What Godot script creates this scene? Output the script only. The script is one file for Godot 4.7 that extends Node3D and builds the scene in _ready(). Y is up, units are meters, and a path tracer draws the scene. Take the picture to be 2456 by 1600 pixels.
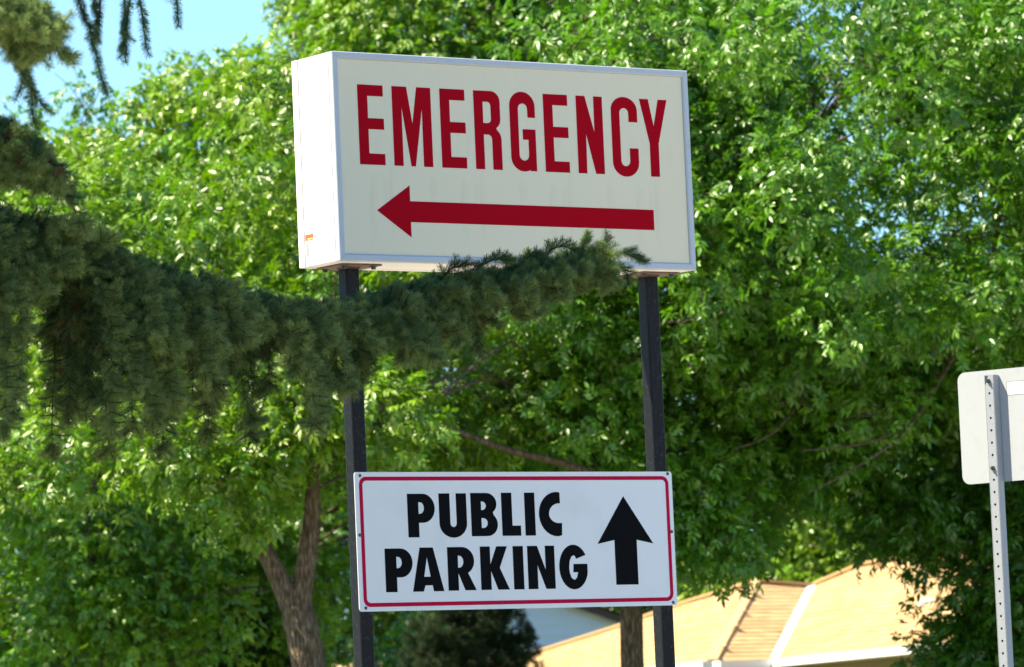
extends Node3D
# A hospital direction sign seen through a long lens: lightbox and parking panel on two posts,
# a spruce bough in front of them, ash trees and house roofs behind.

var rng := RandomNumberGenerator.new()
var M := {}
var names := {}

# ---------------------------------------------------------------- naming and tagging
func numbered(called: String) -> String:
	if not names.has(called):
		names[called] = 0
		return called
	names[called] += 1
	return "%s_%03d" % [called, names[called]]

func tag(o: Node, label: String, category: String, group := "", kind := "") -> Node:
	if label: o.set_meta("label", label)
	if category: o.set_meta("category", category)
	if group: o.set_meta("group", group)
	if kind: o.set_meta("kind", kind)
	return o

func thing(called: String, label: String, category: String, where := Vector3.ZERO, turn := 0.0, group := "") -> Node3D:
	var o := Node3D.new()
	o.name = numbered(called)
	add_child(o, true)
	o.position = where
	o.rotation.y = turn
	tag(o, label, category, group)
	return o

func put(called: String, mesh: Mesh, mat: Material, parent: Node, kind := "") -> MeshInstance3D:
	var o := MeshInstance3D.new()
	o.name = called
	o.mesh = mesh
	o.material_override = mat
	parent.add_child(o, true)
	if kind: o.set_meta("kind", kind)
	return o

func built(called: String, st: SurfaceTool, mat: Material, parent: Node, kind := "") -> MeshInstance3D:
	st.generate_normals()
	return put(called, st.commit(), mat, parent, kind)

# ---------------------------------------------------------------- mesh helpers
func flat() -> SurfaceTool:
	var st := SurfaceTool.new()
	st.begin(Mesh.PRIMITIVE_TRIANGLES)
	st.set_smooth_group(-1)
	return st

func soft() -> SurfaceTool:
	var st := SurfaceTool.new()
	st.begin(Mesh.PRIMITIVE_TRIANGLES)
	st.set_smooth_group(0)
	return st

func tri(st: SurfaceTool, a: Vector3, b: Vector3, c: Vector3, out: Vector3) -> void:
	if (a - c).cross(a - b).dot(out) < 0.0:
		var t := b
		b = c
		c = t
	st.add_vertex(a)
	st.add_vertex(b)
	st.add_vertex(c)

func quad(st: SurfaceTool, a: Vector3, b: Vector3, c: Vector3, d: Vector3, out: Vector3) -> void:
	tri(st, a, b, c, out)
	tri(st, a, c, d, out)

func box(st: SurfaceTool, lo: Vector3, hi: Vector3, bev := 0.0) -> void:
	# a box with chamfered edges
	var c := (lo + hi) / 2.0
	var h := (hi - lo) / 2.0
	if bev <= 0.0:
		for ax in 3:
			for s in [-1.0, 1.0]:
				var n := Vector3.ZERO
				n[ax] = s
				var u := Vector3.ZERO
				u[(ax + 1) % 3] = h[(ax + 1) % 3]
				var v := Vector3.ZERO
				v[(ax + 2) % 3] = h[(ax + 2) % 3]
				var m := c + n * h[ax]
				quad(st, m - u - v, m + u - v, m + u + v, m - u + v, n)
		return
	var b := minf(bev, minf(h.x, minf(h.y, h.z)) * 0.9)
	for ax in 3:
		var a1 := (ax + 1) % 3
		var a2 := (ax + 2) % 3
		for s in [-1.0, 1.0]:
			var n := Vector3.ZERO
			n[ax] = s
			var u := Vector3.ZERO
			u[a1] = h[a1] - b
			var v := Vector3.ZERO
			v[a2] = h[a2] - b
			var m := c + n * h[ax]
			quad(st, m - u - v, m + u - v, m + u + v, m - u + v, n)
		for s1 in [-1.0, 1.0]:
			for s2 in [-1.0, 1.0]:
				var p := Vector3.ZERO
				p[a1] = s1 * h[a1]
				p[a2] = s2 * (h[a2] - b)
				var q := Vector3.ZERO
				q[a1] = s1 * (h[a1] - b)
				q[a2] = s2 * h[a2]
				var e := Vector3.ZERO
				e[ax] = h[ax] - b
				var out := Vector3.ZERO
				out[a1] = s1
				out[a2] = s2
				quad(st, c + p - e, c + p + e, c + q + e, c + q - e, out)
	for sx in [-1.0, 1.0]:
		for sy in [-1.0, 1.0]:
			for sz in [-1.0, 1.0]:
				var s := Vector3(sx, sy, sz)
				tri(st, c + s * Vector3(h.x, h.y - b, h.z - b), c + s * Vector3(h.x - b, h.y, h.z - b), c + s * Vector3(h.x - b, h.y - b, h.z), s)

func prism(st: SurfaceTool, outline: PackedVector2Array, y0: float, y1: float) -> void:
	# an upright prism over a closed convex outline in x, z
	var mid := Vector2.ZERO
	for p in outline: mid += p / outline.size()
	for i in outline.size():
		var p := outline[i]
		var q := outline[(i + 1) % outline.size()]
		var o := (p + q) / 2.0 - mid
		quad(st, Vector3(p.x, y0, p.y), Vector3(q.x, y0, q.y), Vector3(q.x, y1, q.y), Vector3(p.x, y1, p.y), Vector3(o.x, 0, o.y))
		tri(st, Vector3(mid.x, y1, mid.y), Vector3(p.x, y1, p.y), Vector3(q.x, y1, q.y), Vector3.UP)
		tri(st, Vector3(mid.x, y0, mid.y), Vector3(p.x, y0, p.y), Vector3(q.x, y0, q.y), Vector3.DOWN)

func rounded(x0: float, y0: float, x1: float, y1: float, r: float, n := 5) -> PackedVector2Array:
	var a := PackedVector2Array()
	var cs := [Vector2(x1 - r, y1 - r), Vector2(x0 + r, y1 - r), Vector2(x0 + r, y0 + r), Vector2(x1 - r, y0 + r)]
	for k in 4:
		for i in n + 1:
			var t := (k + float(i) / n) * PI / 2.0
			a.append(cs[k] + Vector2(cos(t), sin(t)) * r)
	return a

func plate(st: SurfaceTool, outline: PackedVector2Array, z0: float, z1: float) -> void:
	# a convex sheet standing in x, y, from z0 (back) to z1 (front)
	var mid := Vector2.ZERO
	for p in outline: mid += p / outline.size()
	for i in outline.size():
		var p := outline[i]
		var q := outline[(i + 1) % outline.size()]
		var o := (p + q) / 2.0 - mid
		quad(st, Vector3(p.x, p.y, z0), Vector3(q.x, q.y, z0), Vector3(q.x, q.y, z1), Vector3(p.x, p.y, z1), Vector3(o.x, o.y, 0))
		tri(st, Vector3(mid.x, mid.y, z1), Vector3(p.x, p.y, z1), Vector3(q.x, q.y, z1), Vector3.BACK)
		tri(st, Vector3(mid.x, mid.y, z0), Vector3(p.x, p.y, z0), Vector3(q.x, q.y, z0), Vector3.FORWARD)

func tube(st: SurfaceTool, pts: Array, r0: float, r1: float, sides := 8, wob := 0.0) -> void:
	var rings := []
	var n := pts.size()
	var side := Vector3.RIGHT
	for i in n:
		var d: Vector3 = (pts[mini(i + 1, n - 1)] - pts[maxi(i - 1, 0)]).normalized()
		side = (side - d * side.dot(d))
		if side.length() < 0.05: side = d.cross(Vector3(0.3, 0.1, 0.9))
		side = side.normalized()
		var other := d.cross(side)
		var r := lerpf(r0, r1, float(i) / (n - 1))
		var ring := []
		for k in sides:
			var t := TAU * k / sides
			var rr := r * (1.0 + wob * rng.randf_range(-1, 1))
			ring.append(pts[i] + (side * cos(t) + other * sin(t)) * rr)
		rings.append(ring)
	for i in n - 1:
		for k in sides:
			var j := (k + 1) % sides
			var out: Vector3 = (rings[i][k] + rings[i][j]) / 2.0 - pts[i]
			quad(st, rings[i][k], rings[i][j], rings[i + 1][j], rings[i + 1][k], out)

func smooth_path(ctrl: Array, step := 4) -> Array:
	# a Catmull-Rom path through the points
	var a := []
	for i in ctrl.size() - 1:
		var p0: Vector3 = ctrl[maxi(i - 1, 0)]
		var p1: Vector3 = ctrl[i]
		var p2: Vector3 = ctrl[i + 1]
		var p3: Vector3 = ctrl[mini(i + 2, ctrl.size() - 1)]
		for k in step:
			a.append(p1.cubic_interpolate(p2, p0, p3, float(k) / step))
	a.append(ctrl[-1])
	return a

func along(path: Array, t: float) -> Vector3:
	var f := clampf(t, 0, 1) * (path.size() - 1)
	var i := mini(int(f), path.size() - 2)
	return (path[i] as Vector3).lerp(path[i + 1], f - i)

# ---------------------------------------------------------------- materials
func noise_tex(freq: float, ramp: Array, size := 256, octaves := 4, sd := 1, kind := FastNoiseLite.TYPE_SIMPLEX_SMOOTH) -> NoiseTexture2D:
	var f := FastNoiseLite.new()
	f.noise_type = kind
	f.frequency = freq
	f.fractal_octaves = octaves
	f.seed = sd
	var t := NoiseTexture2D.new()
	t.width = size
	t.height = size
	t.seamless = true
	t.noise = f
	if ramp.size():
		var g := Gradient.new()
		var offs := PackedFloat32Array()
		var cols := PackedColorArray()
		for i in ramp.size():
			offs.append(float(i) / (ramp.size() - 1))
			cols.append(ramp[i])
		g.offsets = offs
		g.colors = cols
		t.color_ramp = g
	return t

func lin(r: float, g: float, b: float) -> Color:
	return Color(r, g, b).linear_to_srgb()

func mat(color: Color, rough := 0.6, metal := 0.0) -> StandardMaterial3D:
	var m := StandardMaterial3D.new()
	m.albedo_color = color
	m.roughness = rough
	m.metallic = metal
	return m

func mottled(c: Color, amount: float, freq: float, scale: float, rough: float, sd: int) -> StandardMaterial3D:
	# a colour with fine uneven wear
	var m := mat(Color.WHITE, rough)
	m.albedo_texture = noise_tex(freq, [c.darkened(amount), c, c, c.lightened(amount * 0.5)], 256, 5, sd)
	m.uv1_triplanar = true
	m.uv1_scale = Vector3.ONE * scale
	return m

func bark(c: Color, sd: int) -> StandardMaterial3D:
	var m := mat(Color.WHITE, 0.95)
	m.albedo_texture = noise_tex(0.03, [c.darkened(0.75), c.darkened(0.3), c, c.lightened(0.2), c.lightened(0.35)], 256, 5, sd)
	m.heightmap_enabled = true
	m.heightmap_texture = noise_tex(0.04, [Color.BLACK, Color(0.6, 0.6, 0.6), Color.WHITE], 256, 4, sd + 7)
	m.heightmap_scale = 3.0
	m.uv1_triplanar = true
	m.uv1_scale = Vector3(5.0, 1.1, 5.0)
	return m

func leafy(rough: float, spec: float, back: Color) -> StandardMaterial3D:
	var m := mat(Color.WHITE, rough)
	m.metallic_specular = spec
	m.vertex_color_use_as_albedo = true
	m.cull_mode = BaseMaterial3D.CULL_DISABLED
	m.backlight_enabled = true
	m.backlight = back
	return m

func make_materials() -> void:
	M.white_metal = mottled(lin(0.42, 0.46, 0.51), 0.05, 0.01, 1.5, 0.4, 3)
	M.white_side = mottled(lin(0.80, 0.79, 0.78), 0.04, 0.01, 1.5, 0.45, 4)
	M.recess = mat(lin(0.10, 0.10, 0.11), 0.8)
	M.cream = mottled(lin(0.66, 0.60, 0.44), 0.05, 0.012, 1.0, 0.3, 5)
	M.cream.uv1_scale = Vector3(2.2, 0.35, 2.2)
	M.red = mat(lin(0.33, 0.001, 0.009), 0.3)
	M.crimson = mat(lin(0.42, 0.004, 0.045), 0.35)
	M.ink = mat(lin(0.004, 0.0045, 0.006), 0.4)
	for k in [M.red, M.crimson, M.ink]: k.metallic_specular = 0.12
	M.panel = mottled(lin(0.66, 0.685, 0.70), 0.035, 0.006, 1.2, 0.3, 6)
	M.post = mottled(lin(0.0105, 0.0115, 0.0135), 0.4, 0.05, 3.0, 0.42, 8)
	M.post.metallic_specular = 0.25
	M.rust = mottled(lin(0.13, 0.075, 0.055), 0.5, 0.04, 6.0, 0.75, 9)
	M.bolt = mat(lin(0.09, 0.09, 0.10), 0.4, 0.7)
	M.galv = mottled(lin(0.25, 0.27, 0.295), 0.12, 0.05, 5.0, 0.5, 10)
	M.alu = mottled(lin(0.335, 0.355, 0.375), 0.04, 0.02, 2.5, 0.5, 11)
	M.hole = mat(lin(0.03, 0.03, 0.03), 0.9)
	M.bark_ash = bark(lin(0.125, 0.076, 0.042), 21)
	M.bark_dark = bark(lin(0.12, 0.085, 0.06), 22)
	M.twig = mat(lin(0.10, 0.07, 0.05), 0.9)
	M.spruce_twig = mat(lin(0.055, 0.036, 0.022), 0.95)
	M.leaf = leafy(0.37, 0.62, Color(0.8, 0.9, 0.2))
	M.needle = leafy(0.6, 0.2, Color(0.2, 0.25, 0.1))
	M.shingle = []
	for i in 3:
		M.shingle.append(mottled([lin(0.45, 0.29, 0.125), lin(0.49, 0.32, 0.145), lin(0.41, 0.262, 0.108)][i], 0.18, 0.06, 2.5, 0.9, 30 + i))
	M.deck = mat(lin(0.45, 0.30, 0.155), 0.9)
	M.gutter = mat(lin(0.80, 0.80, 0.79), 0.45)
	M.flashing = mat(lin(0.85, 0.85, 0.83), 0.4)
	M.stucco = mottled(lin(0.34, 0.22, 0.12), 0.25, 0.05, 2.0, 0.9, 35)
	M.siding = mottled(lin(0.78, 0.82, 0.86), 0.06, 0.03, 1.0, 0.6, 36)
	M.brown = mat(lin(0.09, 0.055, 0.04), 0.7)
	M.soil = mottled(lin(0.085, 0.12, 0.04), 0.3, 0.02, 0.25, 0.95, 40)
	M.concrete = mottled(lin(0.46, 0.40, 0.32), 0.2, 0.03, 0.6, 0.9, 41)

# ---------------------------------------------------------------- lettering
func arc(a: Array, cx: float, cy: float, rx: float, ry: float, t0: float, t1: float, n := 10) -> void:
	# angles in degrees, 0 to the right, 90 up (y of the letters runs down)
	for i in n + 1:
		var t := deg_to_rad(lerpf(t0, t1, float(i) / n))
		a.append(Vector2(cx + rx * cos(t), cy - ry * sin(t)))

func pt(a: Array, list: Array) -> void:
	for i in range(0, list.size(), 2): a.append(Vector2(list[i], list[i + 1]))

func glyph(parent: Node, called: String, pieces: Array, off: Vector3, m: Material) -> void:
	# flat lettering film: outlines with y running down, set on the plane z = off.z
	var st := flat()
	for p in pieces:
		var o := PackedVector2Array(p)
		var ids := Geometry2D.triangulate_polygon(o)
		for i in range(0, ids.size(), 3):
			var v := []
			for k in 3: v.append(Vector3(o[ids[i + k]].x, -o[ids[i + k]].y, 0) + off)
			tri(st, v[0], v[1], v[2], Vector3.BACK)
	built(called, st, m, parent)

func rect(x0: float, y0: float, x1: float, y1: float) -> Array:
	return [Vector2(x0, y0), Vector2(x1, y0), Vector2(x1, y1), Vector2(x0, y1)]

func shape(list: Array) -> Array:
	var a := []
	pt(a, list)
	return a

func letter_e(x: float) -> Array:
	# one outline
	return [shape([x, .1328, x + .1265, .1328, x + .1265, .1795, x + .0485, .1795, x + .0485, .2723, x + .1265, .2723, x + .1265, .3184, x + .0485, .3184, x + .0485, .4200, x + .1265, .4200, x + .1265, .4668, x, .4668])]

func emergency_letters(box_node: Node, off: Vector3) -> void:
	var m: Material = M.red
	glyph(box_node, "letter", letter_e(.1182), off, m)
	glyph(box_node, "letter", [shape([.2884, .1328, .3620, .1328, .3865, .2864, .4120, .1328, .4826, .1328, .4826, .4668, .4360, .4668, .4360, .2240, .3953, .4668, .3736, .4668, .3350, .2200, .3345, .4668, .2884, .4668])], off, m)
	glyph(box_node, "letter", letter_e(.5278), off, m)
	var r := []
	pt(r, [.699, .1328, .788, .1328])
	arc(r, .788, .177, .045, .0442, 90, 0, 8)
	pt(r, [.833, .252])
	arc(r, .790, .252, .043, .0425, 0, -62, 5)
	arc(r, .793, .338, .042, .045, 58, 0, 5)
	pt(r, [.8352, .4668, .787, .4668, .787, .340])
	arc(r, .767, .340, .020, .0212, 0, 90, 5)
	pt(r, [.7455, .3188, .7455, .4668, .699, .4668])
	# the counter is cut in along a hairline from the stem side
	var r2 := []
	pt(r2, [.7455, .1795])
	var top := []
	pt(top, [.699, .1328, .788, .1328])
	arc(top, .788, .177, .045, .0442, 90, 0, 8)
	pt(top, [.833, .225, .785, .225, .785, .196])
	arc(top, .768, .196, .017, .0165, 0, 90, 5)
	pt(top, [.7455, .1795, .7455, .225, .699, .225])
	var low := []
	pt(low, [.699, .225, .7455, .225, .7455, .2698, .768, .2698])
	arc(low, .768, .254, .017, .0158, -90, 0, 5)
	pt(low, [.785, .225, .833, .225, .833, .252])
	arc(low, .790, .252, .043, .0425, 0, -62, 5)
	arc(low, .793, .338, .042, .045, 58, 0, 5)
	pt(low, [.8352, .4668, .787, .4668, .787, .340])
	arc(low, .767, .340, .020, .0212, 0, 90, 5)
	pt(low, [.7455, .3188, .7455, .4668, .699, .4668])
	glyph(box_node, "letter", [top, low], off, m)
	var g := []
	pt(g, [1.0125, .2385])
	arc(g, .947, .190, .0655, .0612, 0, 180, 14)
	arc(g, .947, .410, .0657, .0595, 180, 300, 10)
	pt(g, [.9775, .4668, 1.0120, .4668, 1.0120, .2885, .9455, .2885, .9455, .3335, .9735, .3335])
	arc(g, .9492, .399, .0243, .0236, 0, -180, 10)
	arc(g, .9492, .201, .0238, .0218, 180, 0, 10)
	pt(g, [.9730, .2385])
	glyph(box_node, "letter", [g], off, m)
	glyph(box_node, "letter", letter_e(1.0567), off, m)
	glyph(box_node, "letter", [shape([1.2280, .1328, 1.2750, .1328, 1.3195, .2866, 1.3205, .1328, 1.3660, .1328, 1.3660, .4668, 1.3195, .4668, 1.2755, .2980, 1.2735, .4668, 1.2280, .4668])], off, m)
	var c := []
	pt(c, [1.5497, .2365])
	arc(c, 1.4802, .187, .0695, .0582, 0, 180, 14)
	arc(c, 1.4802, .412, .0695, .0618, 180, 360, 14)
	pt(c, [1.5497, .3500, 1.5027, .3500])
	arc(c, 1.4793, .405, .0234, .0235, 0, -180, 10)
	arc(c, 1.4793, .199, .0234, .0222, 180, 0, 10)
	pt(c, [1.5027, .2365])
	glyph(box_node, "letter", [c], off, m)
	glyph(box_node, "letter", [shape([1.5635, .1328, 1.6110, .1328, 1.6362, .2490, 1.6635, .1328, 1.7110, .1328, 1.6590, .3250, 1.6580, .4688, 1.6105, .4688, 1.6105, .3250])], off, m)
	glyph(box_node, "arrow", [shape([.1921, -(-.6562), .3592, .5473, .3592, .6135, 1.6152, .6135, 1.6152, .7012, .3592, .7012, .3592, .7655])], off, m)

func bowl(x0: float, y0: float, y1: float, xr: float, iy0: float, iy1: float, ixr: float, bx: float, ix: float) -> Array:
	# the closed bowl of a P, open to the stem at x0
	var a := []
	var ry := (y1 - y0) / 2.0
	pt(a, [x0, y0, bx, y0])
	arc(a, bx, y0 + ry, xr - bx, ry, 90, -90, 14)
	pt(a, [x0, y1, x0, iy1, ix, iy1])
	var iry := (iy1 - iy0) / 2.0
	arc(a, ix, iy0 + iry, ixr - ix, iry, -90, 90, 10)
	pt(a, [x0, iy0])
	return a

func parking_letters(p: Node, off: Vector3) -> void:
	var m: Material = M.ink
	var z := "letter"
	glyph(p, z, [rect(.2570, .0910, .3122, .2733), bowl(.3122, .0910, .2127, .3940, .1267, .1746, .3395, .334, .320)], off, m)
	var u := []
	pt(u, [.4150, .0900, .4705, .0900, .4705, .2160])
	arc(u, .4862, .2160, .0157, .0155, 180, 360, 8)
	pt(u, [.5019, .0900, .5545, .0900, .5545, .2160])
	arc(u, .4848, .2160, .0697, .0603, 360, 180, 14)
	glyph(p, z, [u], off, m)
	var b := []
	pt(b, [.6284, .0889, .6560, .0889])
	arc(b, .6560, .1345, .0516, .0456, 90, -52, 10)
	arc(b, .6590, .2215, .0520, .0495, 50, -90, 10)
	pt(b, [.6284, .2710, .6284, .2366, .6380, .2366])
	arc(b, .6380, .2158, .0215, .0208, -90, 90, 8)
	pt(b, [.6284, .1950, .6284, .1610, .6350, .1610])
	arc(b, .6350, .1430, .0180, .0180, -90, 90, 8)
	pt(b, [.6284, .1250])
	glyph(p, z, [rect(.5760, .0889, .6284, .2710), b], off, m)
	glyph(p, z, [shape([.7325, .0884, .7862, .0884, .7862, .2278, .8292, .2278, .8292, .2708, .7325, .2708])], off, m)
	glyph(p, z, [rect(.8512, .0884, .9045, .2707)], off, m)
	var c := []
	pt(c, [1.0356, .0893])
	arc(c, 1.0180, .1803, .0935, .0945, 84, 276, 22)
	pt(c, [1.0405, .2699, 1.0425, .2179])
	arc(c, 1.0290, .1803, .0520, .0386, 284, 180, 10)
	arc(c, 1.0290, .1803, .0520, .0455, 174, 82, 10)
	glyph(p, z, [c], off, m)
	glyph(p, z, [rect(.1345, .3184, .1915, .4998), bowl(.1915, .3184, .4389, .2718, .3533, .4004, .2180, .212, .198)], off, m)
	glyph(p, z, [
		shape([.3094, .3159, .3440, .3159, .3440, .3562, .3276, .4378, .3440, .4378, .3440, .4742, .3318, .4742, .3223, .4995, .2686, .4995]),
		shape([.3440, .3159, .3758, .3159, .4257, .4992, .3730, .4992, .3678, .4742, .3440, .4742, .3440, .4378, .3593, .4378, .3440, .3562])], off, m)
	var r := []
	pt(r, [.4998, .3154, .5200, .3154])
	arc(r, .5200, .3735, .0620, .0581, 90, -62, 12)
	pt(r, [.5893, .4975, .5321, .4975, .4998, .4258, .4998, .4023, .5060, .4023])
	arc(r, .5060, .3770, .0210, .0253, -90, 90, 8)
	pt(r, [.4998, .3517])
	glyph(p, z, [rect(.4470, .3154, .4998, .4980), r], off, m)
	glyph(p, z, [shape([.6130, .3146, .6643, .3146, .6643, .3895, .6972, .3146, .7522, .3146, .7113, .4049, .7585, .4974, .6997, .4974, .6660, .4186, .6660, .4974, .6130, .4974])], off, m)
	glyph(p, z, [rect(.7806, .3144, .8336, .4978)], off, m)
	glyph(p, z, [shape([.8550, .3145, .9068, .3145, .9470, .4159, .9470, .3145, .9955, .3145, .9955, .4977, .9465, .4977, .9055, .3967, .9055, .4977, .8550, .4977])], off, m)
	var g := []
	pt(g, [1.1573, .3558])
	arc(g, 1.0935, .4065, .0757, .0953, 33, 336, 26)
	pt(g, [1.1653, .4300, 1.1653, .3934, 1.0921, .3934, 1.0902, .4290, 1.1147, .4290, 1.1080, .4520, 1.0950, .4616, 1.0800, .4520, 1.0715, .4300, 1.0698, .4081, 1.0730, .3820, 1.0830, .3620, 1.0950, .3560, 1.1020, .3610, 1.1064, .3721])
	glyph(p, z, [g], off, m)
	glyph(p, "arrow", [shape([1.3695, .1051, 1.5190, .3100, 1.4312, .2935, 1.4312, .4855, 1.3130, .4855, 1.3130, .2935, 1.2232, .3095])], off, m)

# ---------------------------------------------------------------- the signs
const SIGN_W := 1.83
const SIGN_H := 0.87
const SIGN_D := 0.315
const SIGN_Y := 4.5874
const SIGN_TURN := 0.6078

func bolt_head(r: float, h: float, sides := 8) -> Mesh:
	# a domed head along +z
	var st := soft()
	var prev := []
	for k in 4:
		var t := k / 3.0 * PI / 2.0
		var ring := []
		for i in sides:
			var a := TAU * i / sides
			ring.append(Vector3(cos(a) * r * cos(t), sin(a) * r * cos(t), h * sin(t)))
		if k:
			for i in sides:
				var j := (i + 1) % sides
				quad(st, prev[i], prev[j], ring[j], ring[i], prev[i] + prev[j] + Vector3(0, 0, r))
		prev = ring
	st.generate_normals()
	return st.commit()

func hex_bolt(r: float, h: float) -> Mesh:
	# a hexagonal head hanging down along -y with its washer
	var st := flat()
	var hexa := PackedVector2Array()
	for i in 6: hexa.append(Vector2(cos(TAU * i / 6), sin(TAU * i / 6)) * r)
	prism(st, hexa, -h, -0.003)
	var ring := PackedVector2Array()
	for i in 12: ring.append(Vector2(cos(TAU * i / 12), sin(TAU * i / 12)) * r * 1.5)
	prism(st, ring, -0.003, 0.0)
	st.generate_normals()
	return st.commit()

func rail_piece(st: SurfaceTool, side: int, w: float, d0: float) -> void:
	# one mitred rail of the retaining frame: outer lip, face and a bevel into the panel. side 0 top, 1 right, 2 bottom, 3 left
	var g := 0.0006
	var prof := [Vector2(0, d0), Vector2(0, -0.003), Vector2(0.003, 0), Vector2(w - 0.006, 0), Vector2(w, -0.004), Vector2(w, -0.014)]
	var rows := []
	for p in prof:
		var ins: float = p.x
		var c := [Vector2(ins, -ins), Vector2(SIGN_W - ins, -ins), Vector2(SIGN_W - ins, -(SIGN_H - ins)), Vector2(ins, -(SIGN_H - ins))]
		var a: Vector2 = c[side]
		var b: Vector2 = c[(side + 1) % 4]
		var e := (b - a).normalized() * g
		a += e
		b -= e
		rows.append([Vector3(a.x, a.y, p.y), Vector3(b.x, b.y, p.y)])
	var mid := Vector3(SIGN_W / 2, -SIGN_H / 2, -0.5)
	var core: Vector3 = (rows[0][0] + rows[0][1] + rows[4][0] + rows[4][1]) / 4.0
	core.z = -0.02
	for i in prof.size() - 1:
		var out: Vector3 = (rows[i][0] + rows[i + 1][1]) / 2.0 - core
		quad(st, rows[i][0], rows[i][1], rows[i + 1][1], rows[i + 1][0], out)
	for e in 2:
		for i in range(1, prof.size() - 1):
			tri(st, rows[0][e], rows[i][e], rows[i + 1][e], (rows[0][e] - rows[0][1 - e]))

func emergency_sign() -> void:
	var u := Vector3(cos(SIGN_TURN), 0, -sin(SIGN_TURN))
	var tl := Vector3(-0.6931, 0, -20.1906)
	var t := thing("emergency_sign", "white lightbox on two dark posts with red EMERGENCY lettering and a left arrow", "sign", tl + u * SIGN_W / 2, SIGN_TURN)
	var o := Vector3(-SIGN_W / 2, SIGN_Y, 0)
	# cabinet: an inner core with a sheet skin, open seams beside the frames
	var st := flat()
	box(st, o + Vector3(0.004, -SIGN_H + 0.004, -SIGN_D + 0.012), o + Vector3(SIGN_W - 0.004, -0.004, -0.016))
	built("cabinet_core", st, M.recess, t)
	st = flat()
	box(st, o + Vector3(0.0012, -SIGN_H + 0.0012, -0.2645), o + Vector3(SIGN_W - 0.0012, -0.0012, -0.0510), 0.001)
	built("cabinet", st, M.white_side, t)
	for z in [-0.0462, -0.2845]:
		st = flat()
		box(st, o + Vector3(0, -SIGN_H, z), o + Vector3(SIGN_W, 0, z + 0.0118 if z > -0.1 else z + 0.0140), 0.0012)
		built("seam_strip", st, M.white_side, t)
	st = flat()
	box(st, o + Vector3(0, -SIGN_H, -SIGN_D), o + Vector3(SIGN_W, 0, -0.287), 0.002)
	built("rear_frame", st, M.white_side, t)
	for side in 4:
		st = flat()
		rail_piece(st, side, 0.0292, -0.0292)
		var rail := built("frame_rail", st, M.white_metal, t)
		rail.position = o
	st = flat()
	box(st, o + Vector3(0.0294, -SIGN_H + 0.0294, -0.0155), o + Vector3(SIGN_W - 0.0294, -0.0294, -0.0085))
	built("face_panel", st, M.cream, t)
	emergency_letters(t, o + Vector3(0.0045, 0, -0.0079))
	# maker's label on the sunlit end
	var im := Image.create(64, 112, false, Image.FORMAT_RGB8)
	im.fill(Color(0.72, 0.74, 0.78))
	im.fill_rect(Rect2i(0, 0, 64, 27), Color(0.93, 0.36, 0.09))
	im.fill_rect(Rect2i(18, 17, 40, 5), Color(0.98, 0.75, 0.6))
	im.fill_rect(Rect2i(0, 27, 64, 9), Color(0.95, 0.95, 0.95))
	for k in 8:
		im.fill_rect(Rect2i(38, 40 + k * 8, 24, 2), Color(0.62, 0.66, 0.72))
	for k in 6:
		im.fill_rect(Rect2i(6, 42 + k * 9, 18, 6), Color(0.25, 0.27, 0.33))
		im.fill_rect(Rect2i(11, 44 + k * 9, 8, 2), Color(0.86, 0.87, 0.89))
	im.fill_rect(Rect2i(28, 38, 2, 70), Color(0.55, 0.58, 0.64))
	var lm := mat(Color.WHITE, 0.5)
	lm.albedo_texture = ImageTexture.create_from_image(im)
	st = flat()
	var x := -SIGN_W / 2 + 0.0006
	var c := [[Vector3(x, SIGN_Y - .7365, -.2605), Vector2(0, 0)], [Vector3(x, SIGN_Y - .7365, -.197), Vector2(1, 0)], [Vector3(x, SIGN_Y - .8448, -.197), Vector2(1, 1)], [Vector3(x, SIGN_Y - .8448, -.2605), Vector2(0, 1)]]
	for i in [0, 1, 2, 0, 2, 3]:
		st.set_uv(c[i][1])
		st.add_vertex(c[i][0])
	var lab := built("warning_label", st, lm, t)
	lab.set_meta("label", "small orange and white maker's label")
	# posts with their top plates
	var hb := hex_bolt(0.011, 0.013)
	for px in [.1376, 1.6815]:
		st = flat()
		var z1 := -0.169
		var pw := 0.0655
		var ol := rounded(px - SIGN_W / 2, z1 - pw, px - SIGN_W / 2 + pw, z1, 0.007, 3)
		prism(st, ol, -0.6, SIGN_Y - SIGN_H - 0.0064)
		var post := built("post", st, M.post, t)
		st = flat()
		var cx: float = px - SIGN_W / 2 + pw / 2
		var cz := z1 - pw / 2
		box(st, Vector3(cx - .10, SIGN_Y - SIGN_H - 0.0062, cz - .095), Vector3(cx + .10, SIGN_Y - SIGN_H - 0.0002, cz + .105), 0.001)
		var mp := built("mounting_plate", st, M.rust, post)
		st = flat()
		# weld bead round the top of the post
		box(st, Vector3(cx - pw / 2 - .004, SIGN_Y - SIGN_H - 0.0115, cz - pw / 2 - .004), Vector3(cx + pw / 2 + .004, SIGN_Y - SIGN_H - 0.0063, cz + pw / 2 + .004), 0.002)
		built("weld_bead", st, M.rust, post)
		for sx in [-1, 1]:
			for sz in [-1, 1]:
				var b := put("bolt", hb, M.bolt, post)
				b.position = Vector3(cx + sx * .072, SIGN_Y - SIGN_H - 0.0064, cz + .005 + sz * .075)

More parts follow.
